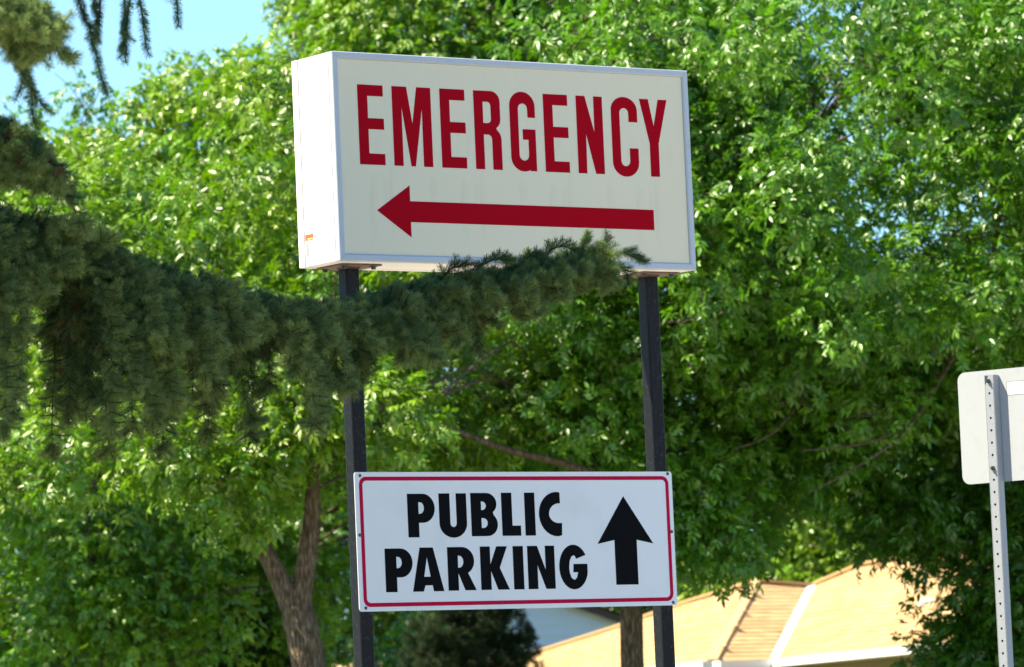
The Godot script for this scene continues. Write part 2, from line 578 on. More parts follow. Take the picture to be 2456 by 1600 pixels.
func parking_sign() -> void:
	var u := Vector3(cos(SIGN_TURN), 0, -sin(SIGN_TURN))
	var n := Vector3(sin(SIGN_TURN), 0, cos(SIGN_TURN))
	var w := 1.634
	var h := 0.578
	var tl := Vector3(-0.6931, SIGN_Y - 1.7309, -20.1906) + u * 0.1331 + n * -0.165
	var t := thing("parking_sign", "white panel with crimson border reading PUBLIC PARKING with an up arrow, fixed across both posts", "sign", tl + u * w / 2 - Vector3(0, h, 0), SIGN_TURN)
	var o := Vector3(-w / 2, h, 0)
	var st := flat()
	plate(st, rounded(-w / 2, 0, w / 2, h, 0.012), -0.0035, 0.0)
	built("panel", st, M.panel, t)
	st = flat()
	var a := rounded(.0213 - w / 2, h - .5595, 1.6145 - w / 2, h - .0192, 0.034, 8)
	var b := rounded(.0213 + .0172 - w / 2, h - .5595 + .0165, 1.6145 - .0172 - w / 2, h - .0192 - .0165, 0.019, 8)
	for i in a.size():
		var j := (i + 1) % a.size()
		quad(st, Vector3(a[i].x, a[i].y, .0005), Vector3(a[j].x, a[j].y, .0005), Vector3(b[j].x, b[j].y, .0005), Vector3(b[i].x, b[i].y, .0005), Vector3.BACK)
	built("border", st, M.crimson, t)
	parking_letters(t, o + Vector3(0, 0, 0.0005))
	var hd := bolt_head(0.0075, 0.005, 10)
	for p in [[.0282, .0123], [1.6126, .0073], [.0163, .2594], [1.6204, .2583], [.0315, .5614], [1.6116, .5640]]:
		var bo := put("screw", hd, M.bolt, t)
		bo.position = o + Vector3(p[0], -p[1] - .002, 0.0002)
	# faint scuff in the lower left corner
	st = flat()
	for s in [[.094, .462, .006, .0025], [.102, .468, .004, .003], [.107, .478, .003, .006], [.104, .489, .003, .004]]:
		quad(st, o + Vector3(s[0], -s[1], .0005), o + Vector3(s[0] + s[2], -s[1] - .001, .0005), o + Vector3(s[0] + s[2], -s[1] - s[3], .0005), o + Vector3(s[0], -s[1] - s[3], .0005), Vector3.BACK)
	built("scuff", st, mat(lin(0.55, 0.53, 0.55), 0.6), t)

func back_sign() -> void:
	var turn := -deg_to_rad(36)
	var t := thing("traffic_sign", "bare aluminium back of a small traffic sign on a perforated galvanised post", "sign", Vector3(1.957, 0, -20.2), turn)
	var top := 3.129
	var hw := 0.0222
	var st := flat()
	plate(st, rounded(-.176, 2.690, .176, 3.152, 0.036, 8), -hw - 0.0045, -hw - 0.002)
	built("plate", st, M.alu, t)
	# square tube: four walls, the near one pierced by round holes every two inches
	st = flat()
	var wall := 0.0035
	var y0 := -0.5
	var first := top - 0.076
	var pitch := 0.0507
	var hy := []
	var y := first
	while y > 0.1:
		hy.append(y)
		y -= pitch
	for s in [-1.0, 1.0]:
		box(st, Vector3(s * hw - wall / 2 - s * wall / 2, y0, -hw), Vector3(s * hw + wall / 2 - s * wall / 2, top, hw - 0.0005), 0.0012)
	box(st, Vector3(-hw + wall + .0002, y0, -hw), Vector3(hw - wall - .0002, top, -hw + wall))
	# pierced wall: a ring of quads round every hole
	var z1 := hw
	var x1 := hw - wall - .0002
	var edge := top
	var rh := 0.0052
	for i in hy.size():
		var yc: float = hy[i]
		var lo := yc - pitch / 2
		var hi := edge
		edge = lo
		var ring := []
		var frame := []
		for k in 12:
			var a := TAU * k / 12
			ring.append(Vector2(cos(a) * rh, yc + sin(a) * rh))
			var d := Vector2(cos(a), sin(a))
			var f := minf(x1 / maxf(absf(d.x), 1e-4), (pitch / 2 if d.y < 0 else (hi - yc)) / maxf(absf(d.y), 1e-4))
			frame.append(Vector2(d.x * f, yc + d.y * f))
		for k in 12:
			var j := (k + 1) % 12
			quad(st, Vector3(ring[k].x, ring[k].y, z1), Vector3(ring[j].x, ring[j].y, z1), Vector3(frame[j].x, frame[j].y, z1), Vector3(frame[k].x, frame[k].y, z1), Vector3.BACK)
			quad(st, Vector3(ring[k].x, ring[k].y, z1), Vector3(ring[j].x, ring[j].y, z1), Vector3(ring[j].x, ring[j].y, z1 - wall), Vector3(ring[k].x, ring[k].y, z1 - wall), Vector3(-ring[k].x, yc - ring[k].y, 0))
		for cx in [-1.0, 1.0]:
			for cy in [lo, hi]:
				var near := []
				for k in 12:
					if signf(frame[k].x) == cx and (frame[k].y > yc) == (cy > yc): near.append(frame[k])
				near.append(Vector2(cx * x1, cy))
				# fill the corner between the two frame points that flank it
				var best_a: Vector2 = near[0]
				var best_b: Vector2 = near[0]
				for q in near.slice(0, near.size() - 1):
					if absf(absf(q.x) - x1) < 1e-5 and absf(q.y - cy) < absf(best_a.y - cy) or absf(absf(best_a.x) - x1) > 1e-5: best_a = q
					if absf(q.y - cy) < 1e-5 and absf(q.x - cx * x1) < absf(best_b.x - cx * x1) or absf(best_b.y - cy) > 1e-5: best_b = q
				tri(st, Vector3(best_a.x, best_a.y, z1), Vector3(cx * x1, cy, z1), Vector3(best_b.x, best_b.y, z1), Vector3.BACK)
	box(st, Vector3(-x1, y0, hw - wall), Vector3(x1, edge, hw))
	var post := built("post", st, M.galv, t)
	# bolts that clamp the plate
	var hb := flat()
	var hexa := PackedVector2Array()
	for i in 6: hexa.append(Vector2(cos(TAU * i / 6), sin(TAU * i / 6)) * 0.0095)
	plate(hb, hexa, 0.0, 0.009)
	var stem := PackedVector2Array()
	for i in 8: stem.append(Vector2(cos(TAU * i / 8), sin(TAU * i / 8)) * 0.0042)
	plate(hb, stem, 0.0092, 0.017)
	hb.generate_normals()
	var hm := hb.commit()
	for yy in [top - 0.0255, 2.7455]:
		var b := put("bolt", hm, M.bolt, post)
		b.position = Vector3(0, yy, hw)
	# printed inventory label
	var im := Image.create(96, 72, false, Image.FORMAT_RGB8)
	im.fill(Color(0.80, 0.80, 0.80))
	for e in [Rect2i(0, 0, 96, 3), Rect2i(0, 69, 96, 3), Rect2i(0, 0, 3, 72), Rect2i(93, 0, 3, 72)]: im.fill_rect(e, Color(0.42, 0.40, 0.40))
	rng.seed = 5
	for k in 7:
		var xx := 8
		while xx < 84:
			var wd := rng.randi_range(3, 9)
			im.fill_rect(Rect2i(xx, 10 + k * 8, wd, 2), Color(0.66, 0.64, 0.64))
			xx += wd + 3
	var lm := mat(Color.WHITE, 0.5)
	lm.albedo_texture = ImageTexture.create_from_image(im)
	st = flat()
	var c := [[Vector3(.056, 3.098, -hw - .0016), Vector2(0, 0)], [Vector3(.139, 3.098, -hw - .0016), Vector2(1, 0)], [Vector3(.139, 3.041, -hw - .0016), Vector2(1, 1)], [Vector3(.056, 3.041, -hw - .0016), Vector2(0, 1)]]
	for i in [0, 1, 2, 0, 2, 3]:
		st.set_uv(c[i][1])
		st.add_vertex(c[i][0])
	built("printed_label", st, lm, t)

# ---------------------------------------------------------------- broadleaf trees
func leaflet(st: SurfaceTool, base: Vector3, dir: Vector3, up: Vector3, l: float, w: float, fold: float, droop: float) -> void:
	var side := dir.cross(up).normalized()
	var m1 := base + dir * l * 0.38 - up * droop * l * 0.10
	var tip := base + dir * l - up * droop * l * 0.42
	var lft := m1 + side * w / 2 + up * fold * w
	var rgt := m1 - side * w / 2 + up * fold * w
	var m2 := base + dir * l * 0.72 - up * droop * l * 0.24
	var l2 := m2 + side * w * 0.33 + up * fold * w * 0.6
	var r2 := m2 - side * w * 0.33 + up * fold * w * 0.6
	tri(st, base, lft, m1, up)
	tri(st, base, m1, rgt, up)
	quad(st, lft, l2, m2, m1, up)
	quad(st, m1, m2, r2, rgt, up)
	tri(st, l2, tip, m2, up)
	tri(st, m2, tip, r2, up)

func spray_mesh(pairs: int, l: float, w: float, gap: float, sd: int) -> Mesh:
	# a spray of leaflets along +x, upper side +y
	rng.seed = sd
	var st := soft()
	var p := Vector3.ZERO
	var dir := Vector3.RIGHT
	for i in pairs:
		p += dir * gap
		dir = (dir + Vector3(0, -0.12, rng.randf_range(-0.1, 0.1))).normalized()
		for s in [-1.0, 1.0]:
			var d := (dir * rng.randf_range(0.5, 0.85) + Vector3(0, rng.randf_range(-0.35, 0.2), s)).normalized()
			var up := (Vector3.UP + Vector3(rng.randf_range(-0.4, 0.4), 0, rng.randf_range(-0.4, 0.4))).normalized()
			up = (up - d * up.dot(d)).normalized()
			leaflet(st, p, d, up, l * rng.randf_range(0.75, 1.1), w * rng.randf_range(0.8, 1.1), rng.randf_range(0.05, 0.3), rng.randf_range(0.2, 1.0))
	var up2 := (Vector3.UP - dir * dir.y).normalized()
	leaflet(st, p + dir * gap * 0.5, dir, up2, l * 1.1, w, 0.15, 0.6)
	st.generate_normals()
	return st.commit()

var sprays := {}

func crown(parent: Node, called: String, mesh: Mesh, places: Array, colors: Array) -> void:
	var mm := MultiMesh.new()
	mm.transform_format = MultiMesh.TRANSFORM_3D
	mm.use_colors = true
	mm.mesh = mesh
	mm.instance_count = places.size()
	for i in places.size():
		mm.set_instance_transform(i, places[i])
		mm.set_instance_color(i, colors[i])
	var o := MultiMeshInstance3D.new()
	o.name = called
	o.multimesh = mm
	o.material_override = M.leaf
	o.set_meta("kind", "stuff")
	parent.add_child(o, true)

func in_any(p: Vector3, ells: Array) -> bool:
	for e in ells:
		if ((p - e[0]) / e[1]).length_squared() < 1.0: return true
	return false

# ells: [centre, radii, clumps]; limbs: [points, r0, r1]; places are in world metres, the thing stands at its foot
func tree(d: Dictionary) -> void:
	rng.seed = d.seed
	var foot: Vector3 = d.foot
	var t := thing(d.name, d.label, "tree", foot, 0.0, d.get("group", ""))
	var skeleton := []
	var first := true
	for l in d.limbs:
		var path := []
		for p in smooth_path(l[0], 5): path.append(p - foot)
		var st := soft()
		tube(st, path, l[1], l[2], 12 if l[1] > 0.05 else 7, 0.05)
		built("trunk" if first else "limb", st, d.get("bark", M.bark_ash), t)
		first = false
		if l[1] > 0.03 and l.size() < 4:
			for p in path: skeleton.append(p)
	var places := [[], []]
	var colors := [[], []]
	var twigs := soft()
	var n_twig := 0
	var holes: Array = d.get("holes", [])
	var c1: Color = d.c1
	var c2: Color = d.c2
	for e in d.ells:
		for k in int(e[2]):
			var v := Vector3(rng.randfn(), rng.randfn(), rng.randfn()).normalized() * pow(rng.randf_range(d.get("shell", 0.12), 1.0), 0.42)
			var cc: Vector3 = e[0] + v * e[1]
			if in_any(cc, holes): continue
			var size: float = d.get("clump", 0.42) * rng.randf_range(0.6, 1.25)
			var tint := rng.randf()
			# a branch that reaches the clump
			var to := cc - foot
			var best := Vector3.ZERO
			var bd := 1e9
			for s in skeleton:
				var q: float = s.distance_to(to) + maxf(0.0, s.y - to.y + 0.3) * 1.5
				if q < bd:
					bd = q
					best = s
			if bd < 2.6 and rng.randf() < d.get("twiggy", 0.6):
				var mid := best.lerp(to, 0.5) + Vector3(rng.randf_range(-.25, .25), rng.randf_range(0, .35), rng.randf_range(-.25, .25))
				tube(twigs, smooth_path([best, mid, to + Vector3(0, -0.1, 0)], 3), clampf(bd * 0.009, 0.007, 0.022), 0.003, 4)
				for q in 3:
					var tw := Vector3(rng.randf_range(-1, 1), rng.randf_range(-.6, .8), rng.randf_range(-1, 1)).normalized() * size
					tube(twigs, [to - Vector3(0, .1, 0), to + tw * .5, to + tw], 0.006, 0.003, 3)
				n_twig += 1
			var n: int = int(d.get("sprays", 150) * size * size / 0.25)
			for i in n:
				var w := Vector3(rng.randfn(), rng.randfn(), rng.randfn()).normalized() * pow(rng.randf_range(0.06, 1.0), 0.4)
				w.y *= 0.8
				var p := cc + w * size * rng.randf_range(0.85, 1.1)
				if in_any(p, holes): continue
				var jig := Vector3(rng.randf_range(-1, 1), rng.randf_range(-1, 1), rng.randf_range(-1, 1))
				var out := (w * 0.9 + jig * 0.8 + Vector3(0, -d.get("droop", 0.22), 0)).normalized()
				var up := Vector3.UP * 0.9 + w * 1.0 + Vector3(rng.randf_range(-.8, .8), rng.randf_range(-.4, .4), rng.randf_range(-.8, .8)) + Vector3(-.25, 0, 0)
				up = (up - out * up.dot(out)).normalized()
				var sc: float = rng.randf_range(0.55, 1.05) * d.get("leaf", 1.0)
				var bs := Basis(out, up, out.cross(up)) * Basis.from_scale(Vector3.ONE * sc)
				var which := i % 2
				places[which].append(Transform3D(bs, p - foot))
				var c := c1.lerp(c2, clampf(tint * 0.7 + rng.randf() * 0.5 - 0.1, 0, 1))
				var vv := rng.randf_range(0.7, 1.3)
				colors[which].append(Color(c.r * vv, c.g * vv, c.b * vv))
	if n_twig: built("branches", twigs, M.twig, t, "stuff")
	for k in 2: crown(t, "crown", sprays[d.spray][k], places[k], colors[k])

# ---------------------------------------------------------------- spruce
func shoot_mesh(l: float, needles: int, nl: float, nw: float, sd: int, bend: float) -> Mesh:
	# a needled shoot along +x: a thin twig, needles all round, a bud at the tip
	rng.seed = sd
	var st := soft()
	var ax := []
	for i in 5:
		var t := i / 4.0
		ax.append(Vector3(l * t, bend * l * t * t, 0))
	st.set_color(Color(0.16, 0.09, 0.04))
	tube(st, ax, 0.0022, 0.0012, 4)
	for i in needles:
		var t := (i + rng.randf()) / needles
		var p := along(ax, t)
		var a := i * 2.39996 + rng.randf_range(-0.3, 0.3)
		var fwd := lerpf(0.12, 1.1, t * t) + rng.randf_range(-0.12, 0.12)
		var radial := Vector3(0, cos(a), sin(a))
		var d := (Vector3(fwd, 0, 0) + radial + Vector3(0, 0.16, 0)).normalized()
		var ll := nl * rng.randf_range(0.8, 1.1) * (1.0 if t < 0.9 else 0.8)
		var s := d.cross(Vector3(0.31, 0.7, 0.64)).normalized() * nw
		var s2 := d.cross(s)
		var v := rng.randf_range(0.8, 1.15)
		st.set_color(Color(v, v, v * 0.97))
		var mid := p + d * ll * 0.5 + Vector3(ll * 0.05, 0, 0)
		var tip := p + d * ll + Vector3(ll * 0.1, 0, 0)
		mid = p + d * ll * 0.7 + Vector3(ll * 0.07, 0, 0)
		var ring := [s * 0.9, -s * 0.45 + s2 * 0.8, -s * 0.45 - s2 * 0.8]
		for k in 3:
			var e: Vector3 = ring[k]
			var f: Vector3 = ring[(k + 1) % 3]
			quad(st, p + e, p + f, mid + f, mid + e, e + f)
			tri(st, mid + e, mid + f, tip, e + f)
	st.generate_normals()
	return st.commit()

var shoots := []        # four variants of one shoot, 0.085 long

class ShootList:
	var at: Array = []
	var tint: Array = []
	var kind: Array = []

func aim(p: Vector3, d: Vector3, sc: float, roll: float) -> Transform3D:
	var up := Vector3.UP - d * d.y
	if up.length() < 0.05: up = Vector3(0.2, 0, 1) - d * d.z
	up = up.normalized().rotated(d, roll)
	return Transform3D(Basis(d, up, d.cross(up)) * Basis.from_scale(Vector3.ONE * sc), p)

func add_shoot(sl: ShootList, p: Vector3, d: Vector3, sc: float, young_lit: float) -> void:
	sl.at.append(aim(p, d.normalized(), sc, rng.randf_range(-0.5, 0.5)))
	var c := Color(0.030, 0.078, 0.034).lerp(Color(0.215, 0.300, 0.090), clampf(young_lit + rng.randf_range(-0.3, 0.3), 0, 1))  # pale tips: new growth and painted-in light; dark inner shoots paint in shade
	if young_lit < 0.3 and rng.randf() < 0.05: c = Color(0.11, 0.065, 0.035)
	sl.tint.append(c)
	sl.kind.append(rng.randi() % 4)

# a branchlet that leaves the bough sideways and then hangs, with bushy side shoots
func branchlet(sl: ShootList, wood: SurfaceTool, start: Vector3, dir: Vector3, l: float, droop: float, gap: float, size: float, young_lit: float) -> void:
	var p := start
	var d := dir
	var pts := [p]
	var n := maxi(2, int(l / gap))
	for i in n:
		var t := float(i) / n
		d = (d + Vector3(rng.randf_range(-.14, .14), -droop * (0.4 + t) * gap * 6.0, rng.randf_range(-.14, .14))).normalized()
		p += d * gap
		pts.append(p)
		var across := d.cross(Vector3.UP if absf(d.y) < 0.9 else Vector3(0.3, 0, 1)).normalized()
		var a := rng.randf() * TAU
		for k in 2:
			a += PI + rng.randf_range(-.7, .7)
			var o := across.rotated(d, a)
			if o.y < -0.4 and rng.randf() < 0.5: o.y = -o.y
			add_shoot(sl, p, d * rng.randf_range(0.2, 0.6) + o + dir * 0.75 + Vector3(0, 0.12, 0), size * rng.randf_range(0.6, 1.05), young_lit * (0.5 + 0.7 * t))
	for k in 5: add_shoot(sl, p, d * 0.9 + Vector3(rng.randf_range(-1, 1), rng.randf_range(-.7, 1), rng.randf_range(-1, 1)), size * rng.randf_range(0.8, 1.05), young_lit + 0.2)
	tube(wood, pts, 0.003, 0.0016, 4)

func spruce_multimesh(parent: Node, called: String, sl: ShootList, skip := {}) -> void:
	for k in 4:
		var ids := []
		for i in sl.at.size():
			if sl.kind[i] == k and not skip.has(i): ids.append(i)
		if ids.is_empty(): continue
		var mm := MultiMesh.new()
		mm.transform_format = MultiMesh.TRANSFORM_3D
		mm.use_colors = true
		mm.mesh = shoots[k]
		mm.instance_count = ids.size()
		for j in ids.size():
			mm.set_instance_transform(j, sl.at[ids[j]])
			mm.set_instance_color(j, sl.tint[ids[j]])
		var o := MultiMeshInstance3D.new()
		o.name = called
		o.multimesh = mm
		o.material_override = M.needle
		o.set_meta("kind", "stuff")
		parent.add_child(o, true)

func fringe(sl: ShootList, wood: SurfaceTool, path: Array, t0: float, t1: float, step: float, hang: Callable, reach: float, young_lit: float, size := 1.0) -> void:
	# branchlets on both sides of a bough from t0 to t1
	var l := 0.0
	for i in path.size() - 1: l += (path[i] as Vector3).distance_to(path[i + 1])
	var n := int((t1 - t0) * l / step)
	for i in n:
		var t := lerpf(t0, t1, (i + rng.randf()) / n)
		var p := along(path, t)
		var fw := (along(path, minf(t + 0.02, 1)) - along(path, t - 0.02)).normalized()
		var out := fw.cross(Vector3.UP).normalized()
		var h: float = hang.call(t)
		for s in [-1.0, 1.0]:
			var dir: Vector3 = (out * s * rng.randf_range(0.6, 1.0) + fw * rng.randf_range(-0.1, 0.7) + Vector3(0, rng.randf_range(-0.2, 0.3), 0)).normalized()
			branchlet(sl, wood, p, dir, reach * rng.randf_range(0.5, 1.1) + h * rng.randf_range(0.3, 1.0), clampf(0.5 + h * 1.3, 0.4, 1.4), 0.034, size, young_lit)
		# hanging straight below
		if rng.randf() < 0.6:
			var dd := (Vector3(rng.randf_range(-.3, .3), -0.7, rng.randf_range(-.5, .5)) + fw * 0.2).normalized()
			branchlet(sl, wood, p, dd, h * rng.randf_range(0.7, 1.1), 0.9, 0.030, size * 0.95, young_lit * 0.6)
		# short upright shoots on top
		for k in 2:
			add_shoot(sl, p, fw * rng.randf_range(0.2, 1.0) + out * rng.randf_range(-.7, .7) + Vector3(0, rng.randf_range(.2, .8), 0), size * rng.randf_range(0.7, 1.0), young_lit * 0.6)

func spruce() -> void:
	rng.seed = 77
	for k in 4: shoots.append(shoot_mesh(0.055, 72, 0.0275, 0.00085, 300 + k, [0.05, 0.25, -0.1, 0.15][k]))
	rng.seed = 78
	var foot := Vector3(-4.0, 0, -16.6)
	var t := thing("spruce_tree", "dark blue green spruce reaching in from the left with one drooping bough before the lightbox", "tree", foot)
	var st := soft()
	var tr := []
	for i in 12: tr.append(Vector3(sin(i * 1.7) * 0.03, i * 1.45 - 0.4, cos(i * 2.1) * 0.03))
	tube(st, tr, 0.27, 0.03, 14, 0.04)
	built("trunk", st, M.bark_dark, t)
	# the bough across the picture
	var main := []
	for p in [[-4.0, 4.25, -16.6], [-3.3, 4.02, -16.65], [-2.5, 3.78, -16.75], [-1.78, 3.575, -17.0], [-1.50, 3.475, -17.25], [-1.23, 3.37, -17.6], [-.954, 3.315, -18.0], [-.669, 3.342, -18.5], [-.364, 3.435, -18.9], [-.045, 3.500, -19.15], [.22, 3.555, -19.28], [.40, 3.585, -19.38]]:
		main.append(Vector3(p[0], p[1], p[2]) - foot)
	var path := smooth_path(main, 6)
	st = soft()
	tube(st, path, 0.055, 0.005, 8, 0.05)
	built("bough", st, M.spruce_twig, t)
	var sl := ShootList.new()
	var wood := soft()
	var fn := FastNoiseLite.new()
	fn.seed = 9
	fn.frequency = 5.5
	var hang := func(q: float) -> float:
		# how far the branchlets hang, by place along the bough
		var x := along(path, q).x + foot.x
		var g := clampf(0.62 + fn.get_noise_1d(x) * 1.3, 0.10, 1.2)
		if x < -1.45: return 0.85 * g
		if x < -1.2: return 0.66 * g
		if x < -0.75: return 0.54 * g
		if x < -0.1: return 0.25 * g
		return lerpf(0.21, 0.04, clampf((x + 0.1) / 0.5, 0, 1)) * g
	fringe(sl, wood, path, 0.19, 0.945, 0.031, hang, 0.15, 0.5, 1.12)
	# the raised twigs and the fork at the end of the bough
	for a in [[[.11, 3.58, -19.22], [.155, 3.612, -19.22], [.215, 3.632, -19.22], [.262, 3.610, -19.24]], [[.25, 3.60, -19.26], [.285, 3.620, -19.24], [.300, 3.645, -19.22]], [[.33, 3.60, -19.3], [.358, 3.615, -19.3], [.376, 3.640, -19.3]],
			[[.38, 3.60, -19.36], [.44, 3.612, -19.38], [.480, 3.602, -19.4], [.510, 3.588, -19.42]], [[.40, 3.58, -19.36], [.445, 3.550, -19.34], [.462, 3.515, -19.32]],
			[[-.28, 3.48, -18.9], [-.235, 3.52, -18.88], [-.18, 3.535, -18.86]], [[-.14, 3.50, -18.92], [-.08, 3.555, -18.94], [-.02, 3.56, -18.95]], [[.0, 3.53, -19.1], [.06, 3.575, -19.1], [.11, 3.585, -19.12]]]:
		var q := []
		var near := Vector3(a[0][0], a[0][1], a[0][2]) - foot
		var root: Vector3 = path[0]
		for p in path:
			if p.distance_to(near + Vector3(-.04, 0, 0)) < root.distance_to(near + Vector3(-.04, 0, 0)): root = p
		q.append(root)
		for p in a.slice(1): q.append(Vector3(p[0], p[1], p[2]) - foot)
		q = smooth_path(q, 4)
		tube(wood, q, 0.004, 0.002, 5)
		var ln := 0.0
		for i in q.size() - 1: ln += (q[i] as Vector3).distance_to(q[i + 1])
		var k := maxi(2, int(ln / 0.022))
		for i in k:
			var f := (i + 0.3) / k
			var dd := (along(q, minf(f + .1, 1)) - along(q, f - .1)).normalized()
			add_shoot(sl, along(q, f), dd + Vector3(rng.randf_range(-.15, .15), rng.randf_range(-.1, .15), rng.randf_range(-.2, .2)), 1.0, 0.2)
			if rng.randf() < 0.4: add_shoot(sl, along(q, f), dd * .6 + Vector3(rng.randf_range(-.8, .8), rng.randf_range(-.3, .8), rng.randf_range(-.8, .8)), 0.85, 0.3)
		add_shoot(sl, q[-1], ((q[-1] as Vector3) - q[-3]).normalized(), 0.7, 0.5)
	# further boughs that end inside the left edge of the picture
	for bd in [[[[-4.0, 5.3, -16.6], [-2.9, 4.9, -15.4], [-2.1, 4.32, -14.6], [-1.65, 3.99, -14.4], [-1.36, 3.86, -14.4]], 0.13, 0.95, 0.40],
			[[[-4.0, 4.7, -16.6], [-2.9, 4.25, -15.35], [-2.2, 3.98, -15.35], [-1.75, 3.76, -15.4], [-1.45, 3.585, -15.4]], 0.20, 0.25, 0.28],
			[[[-4.0, 5.9, -16.6], [-2.8, 5.1, -15.8], [-1.9, 4.6, -15.9], [-1.1, 4.33, -16.0]], 0.13, 0.4, 0.45]]:
		var q := []
		for p in bd[0]: q.append(Vector3(p[0], p[1], p[2]) - foot)
		q = smooth_path(q, 6)
		st = soft()
		tube(st, q, 0.045, 0.005, 7, 0.05)
		built("bough", st, M.spruce_twig, t)
		var reach: float = bd[1]
		fringe(sl, wood, q, bd[3], 0.98, 0.03, func(_f: float) -> float: return reach * rng.randf_range(0.5, 1.1), 0.12, bd[2])
	# thin twigs that hang into the top of the picture
	for a in [[-1.305, 4.10, -15.0, 0.34], [-1.31, 4.20, -15.9, 0.13], [-1.285, 4.20, -15.9, 0.16], [-1.215, 4.2, -15.9, 0.17], [-1.19, 4.2, -15.9, 0.22], [-1.168, 4.2, -15.9, 0.19], [-1.04, 4.2, -15.9, 0.10], [-1.42, 4.05, -15.0, 0.30], [-1.50, 4.05, -15.0, 0.40], [-1.53, 4.0, -14.9, 0.36]]:
		var p := Vector3(a[0], a[1], a[2]) - foot
		var d := Vector3(rng.randf_range(-.1, .15), -1, rng.randf_range(-.1, .1)).normalized()
		var q := [p]
		var l := 0.0
		while l < a[3]:
			p += d * 0.028
			l += 0.028
			d = (d + Vector3(rng.randf_range(-.12, .14), 0, rng.randf_range(-.1, .1))).normalized()
			q.append(p)
			add_shoot(sl, p, d, 0.85, 0.1)
			if rng.randf() < 0.35: add_shoot(sl, p, d + Vector3(rng.randf_range(-1, 1), 0, rng.randf_range(-1, 1)), 0.6, 0.2)
		tube(wood, q, 0.003, 0.0015, 4)
	built("twigs", wood, M.spruce_twig, t, "stuff")
	# the shoots of the long bough that show largest are parts of their own
	var order := []
	for i in sl.at.size():
		var w: Vector3 = sl.at[i].origin + foot
		if w.x > -1.25 and w.y > 3.0: order.append([w.z - absf(w.x + 0.2) * 0.9, i])
	order.sort_custom(func(p, q): return p[0] > q[0])
	var skip := {}
	for e in order.slice(0, 290):
		var i: int = e[1]
		skip[i] = true
		var m: StandardMaterial3D = M.needles[rng.randi() % 5]
		var o := put("needle_shoot", shoots[sl.kind[i]], m, t)
		o.transform = sl.at[i]
	spruce_multimesh(t, "needles", sl, skip)
	# the rest of the tree, which shades the bough
	var far := ShootList.new()
	var fw := soft()
	var az := 0.0
	var y := 2.2
	while y < 15.3:
		az += 2.39996
		var l := 3.7 * pow(1.0 - y / 16.5, 0.8) * rng.randf_range(0.8, 1.08)
		var d := Vector3(cos(az), 0, sin(az))
		if d.x > 0.0 and y < 6.2: l = minf(l, (1.25 + maxf(0.0, y - 5.0) * 1.0) / maxf(d.x, 0.1))
		if d.z > 0.5 and y < 5: l = minf(l, 2.2)
		var q := smooth_path([Vector3(0, y, 0), d * l * 0.5 + Vector3(0, y + 0.05 * l, 0), d * l * 0.85 + Vector3(0, y - 0.12 * l, 0), d * l + Vector3(0, y - 0.12 * l, 0)], 4)
		tube(fw, q, 0.035, 0.008, 5)
		var side := d.cross(Vector3.UP)
		var n := int(l / 0.085)
		for i in n:
			var f := 0.15 + 0.85 * i / n
			var p := along(q, f)
			for s in [-1.0, 1.0]:
				var pl := l * 0.30 * (1.15 - f) + 0.2
				var pd: Vector3 = (side * s * 0.9 + d * 0.6 + Vector3(0, -0.15, 0)).normalized()
				var r := 0.0
				while r < pl:
					var w: Vector3 = p + pd * r + Vector3(0, -r * r * 0.5, 0)
					add_shoot(far, w, pd + Vector3(rng.randf_range(-.7, .7), rng.randf_range(-.8, .3), rng.randf_range(-.7, .7)), rng.randf_range(1.6, 2.4), 0.4)
					add_shoot(far, w, Vector3(rng.randf_range(-.5, .5), -0.8, rng.randf_range(-.5, .5)), rng.randf_range(1.4, 2.2), 0.3)
					r += 0.11
		y += 0.19
	built("branches", fw, M.spruce_twig, t, "stuff")
	spruce_multimesh(t, "needles", far)

func conifer(label: String, foot: Vector3, top: float, width: float, squat: float, tint: Color, sd: int) -> void:
	rng.seed = sd
	var t := thing("conifer_tree", label, "tree", foot, 0.0, "conifers before the far houses")
	var st := soft()
	tube(st, [Vector3(0, -.2, 0), Vector3(0.03, top * .5, 0), Vector3(0, top * .98, 0)], 0.14, 0.02, 9, 0.04)
	built("trunk", st, M.bark_dark, t)
	var sl := ShootList.new()
	var wood := soft()
	var y := 0.6
	var az := 0.0
	while y < top:
		az += 2.39996
		var f := y / top
		var l := width * pow(1.0 - f, squat) * rng.randf_range(0.7, 1.12) + 0.1
		var d := Vector3(cos(az), 0, sin(az))
		var q := smooth_path([Vector3(0, y - .15, 0), d * l * .55 + Vector3(0, y, 0), d * l + Vector3(0, y + 0.12 * l, 0)], 3)
		tube(wood, q, 0.018, 0.004, 4)
		var n := int(l / 0.06)
		for i in n:
			var p := along(q, 0.25 + 0.75 * (i + 0.5) / n)
			for s in 5:
				var dd := d * 0.7 + Vector3(rng.randf_range(-1, 1), rng.randf_range(-.5, .9), rng.randf_range(-1, 1))
				add_shoot(sl, p + Vector3(rng.randf_range(-.12, .12), rng.randf_range(-.12, .12), rng.randf_range(-.12, .12)), dd, rng.randf_range(1.6, 2.6), 0.5)
				sl.tint[-1] = tint * rng.randf_range(0.75, 1.25)
		y += 0.055
	built("branches", wood, M.spruce_twig, t, "stuff")
	spruce_multimesh(t, "needles", sl)

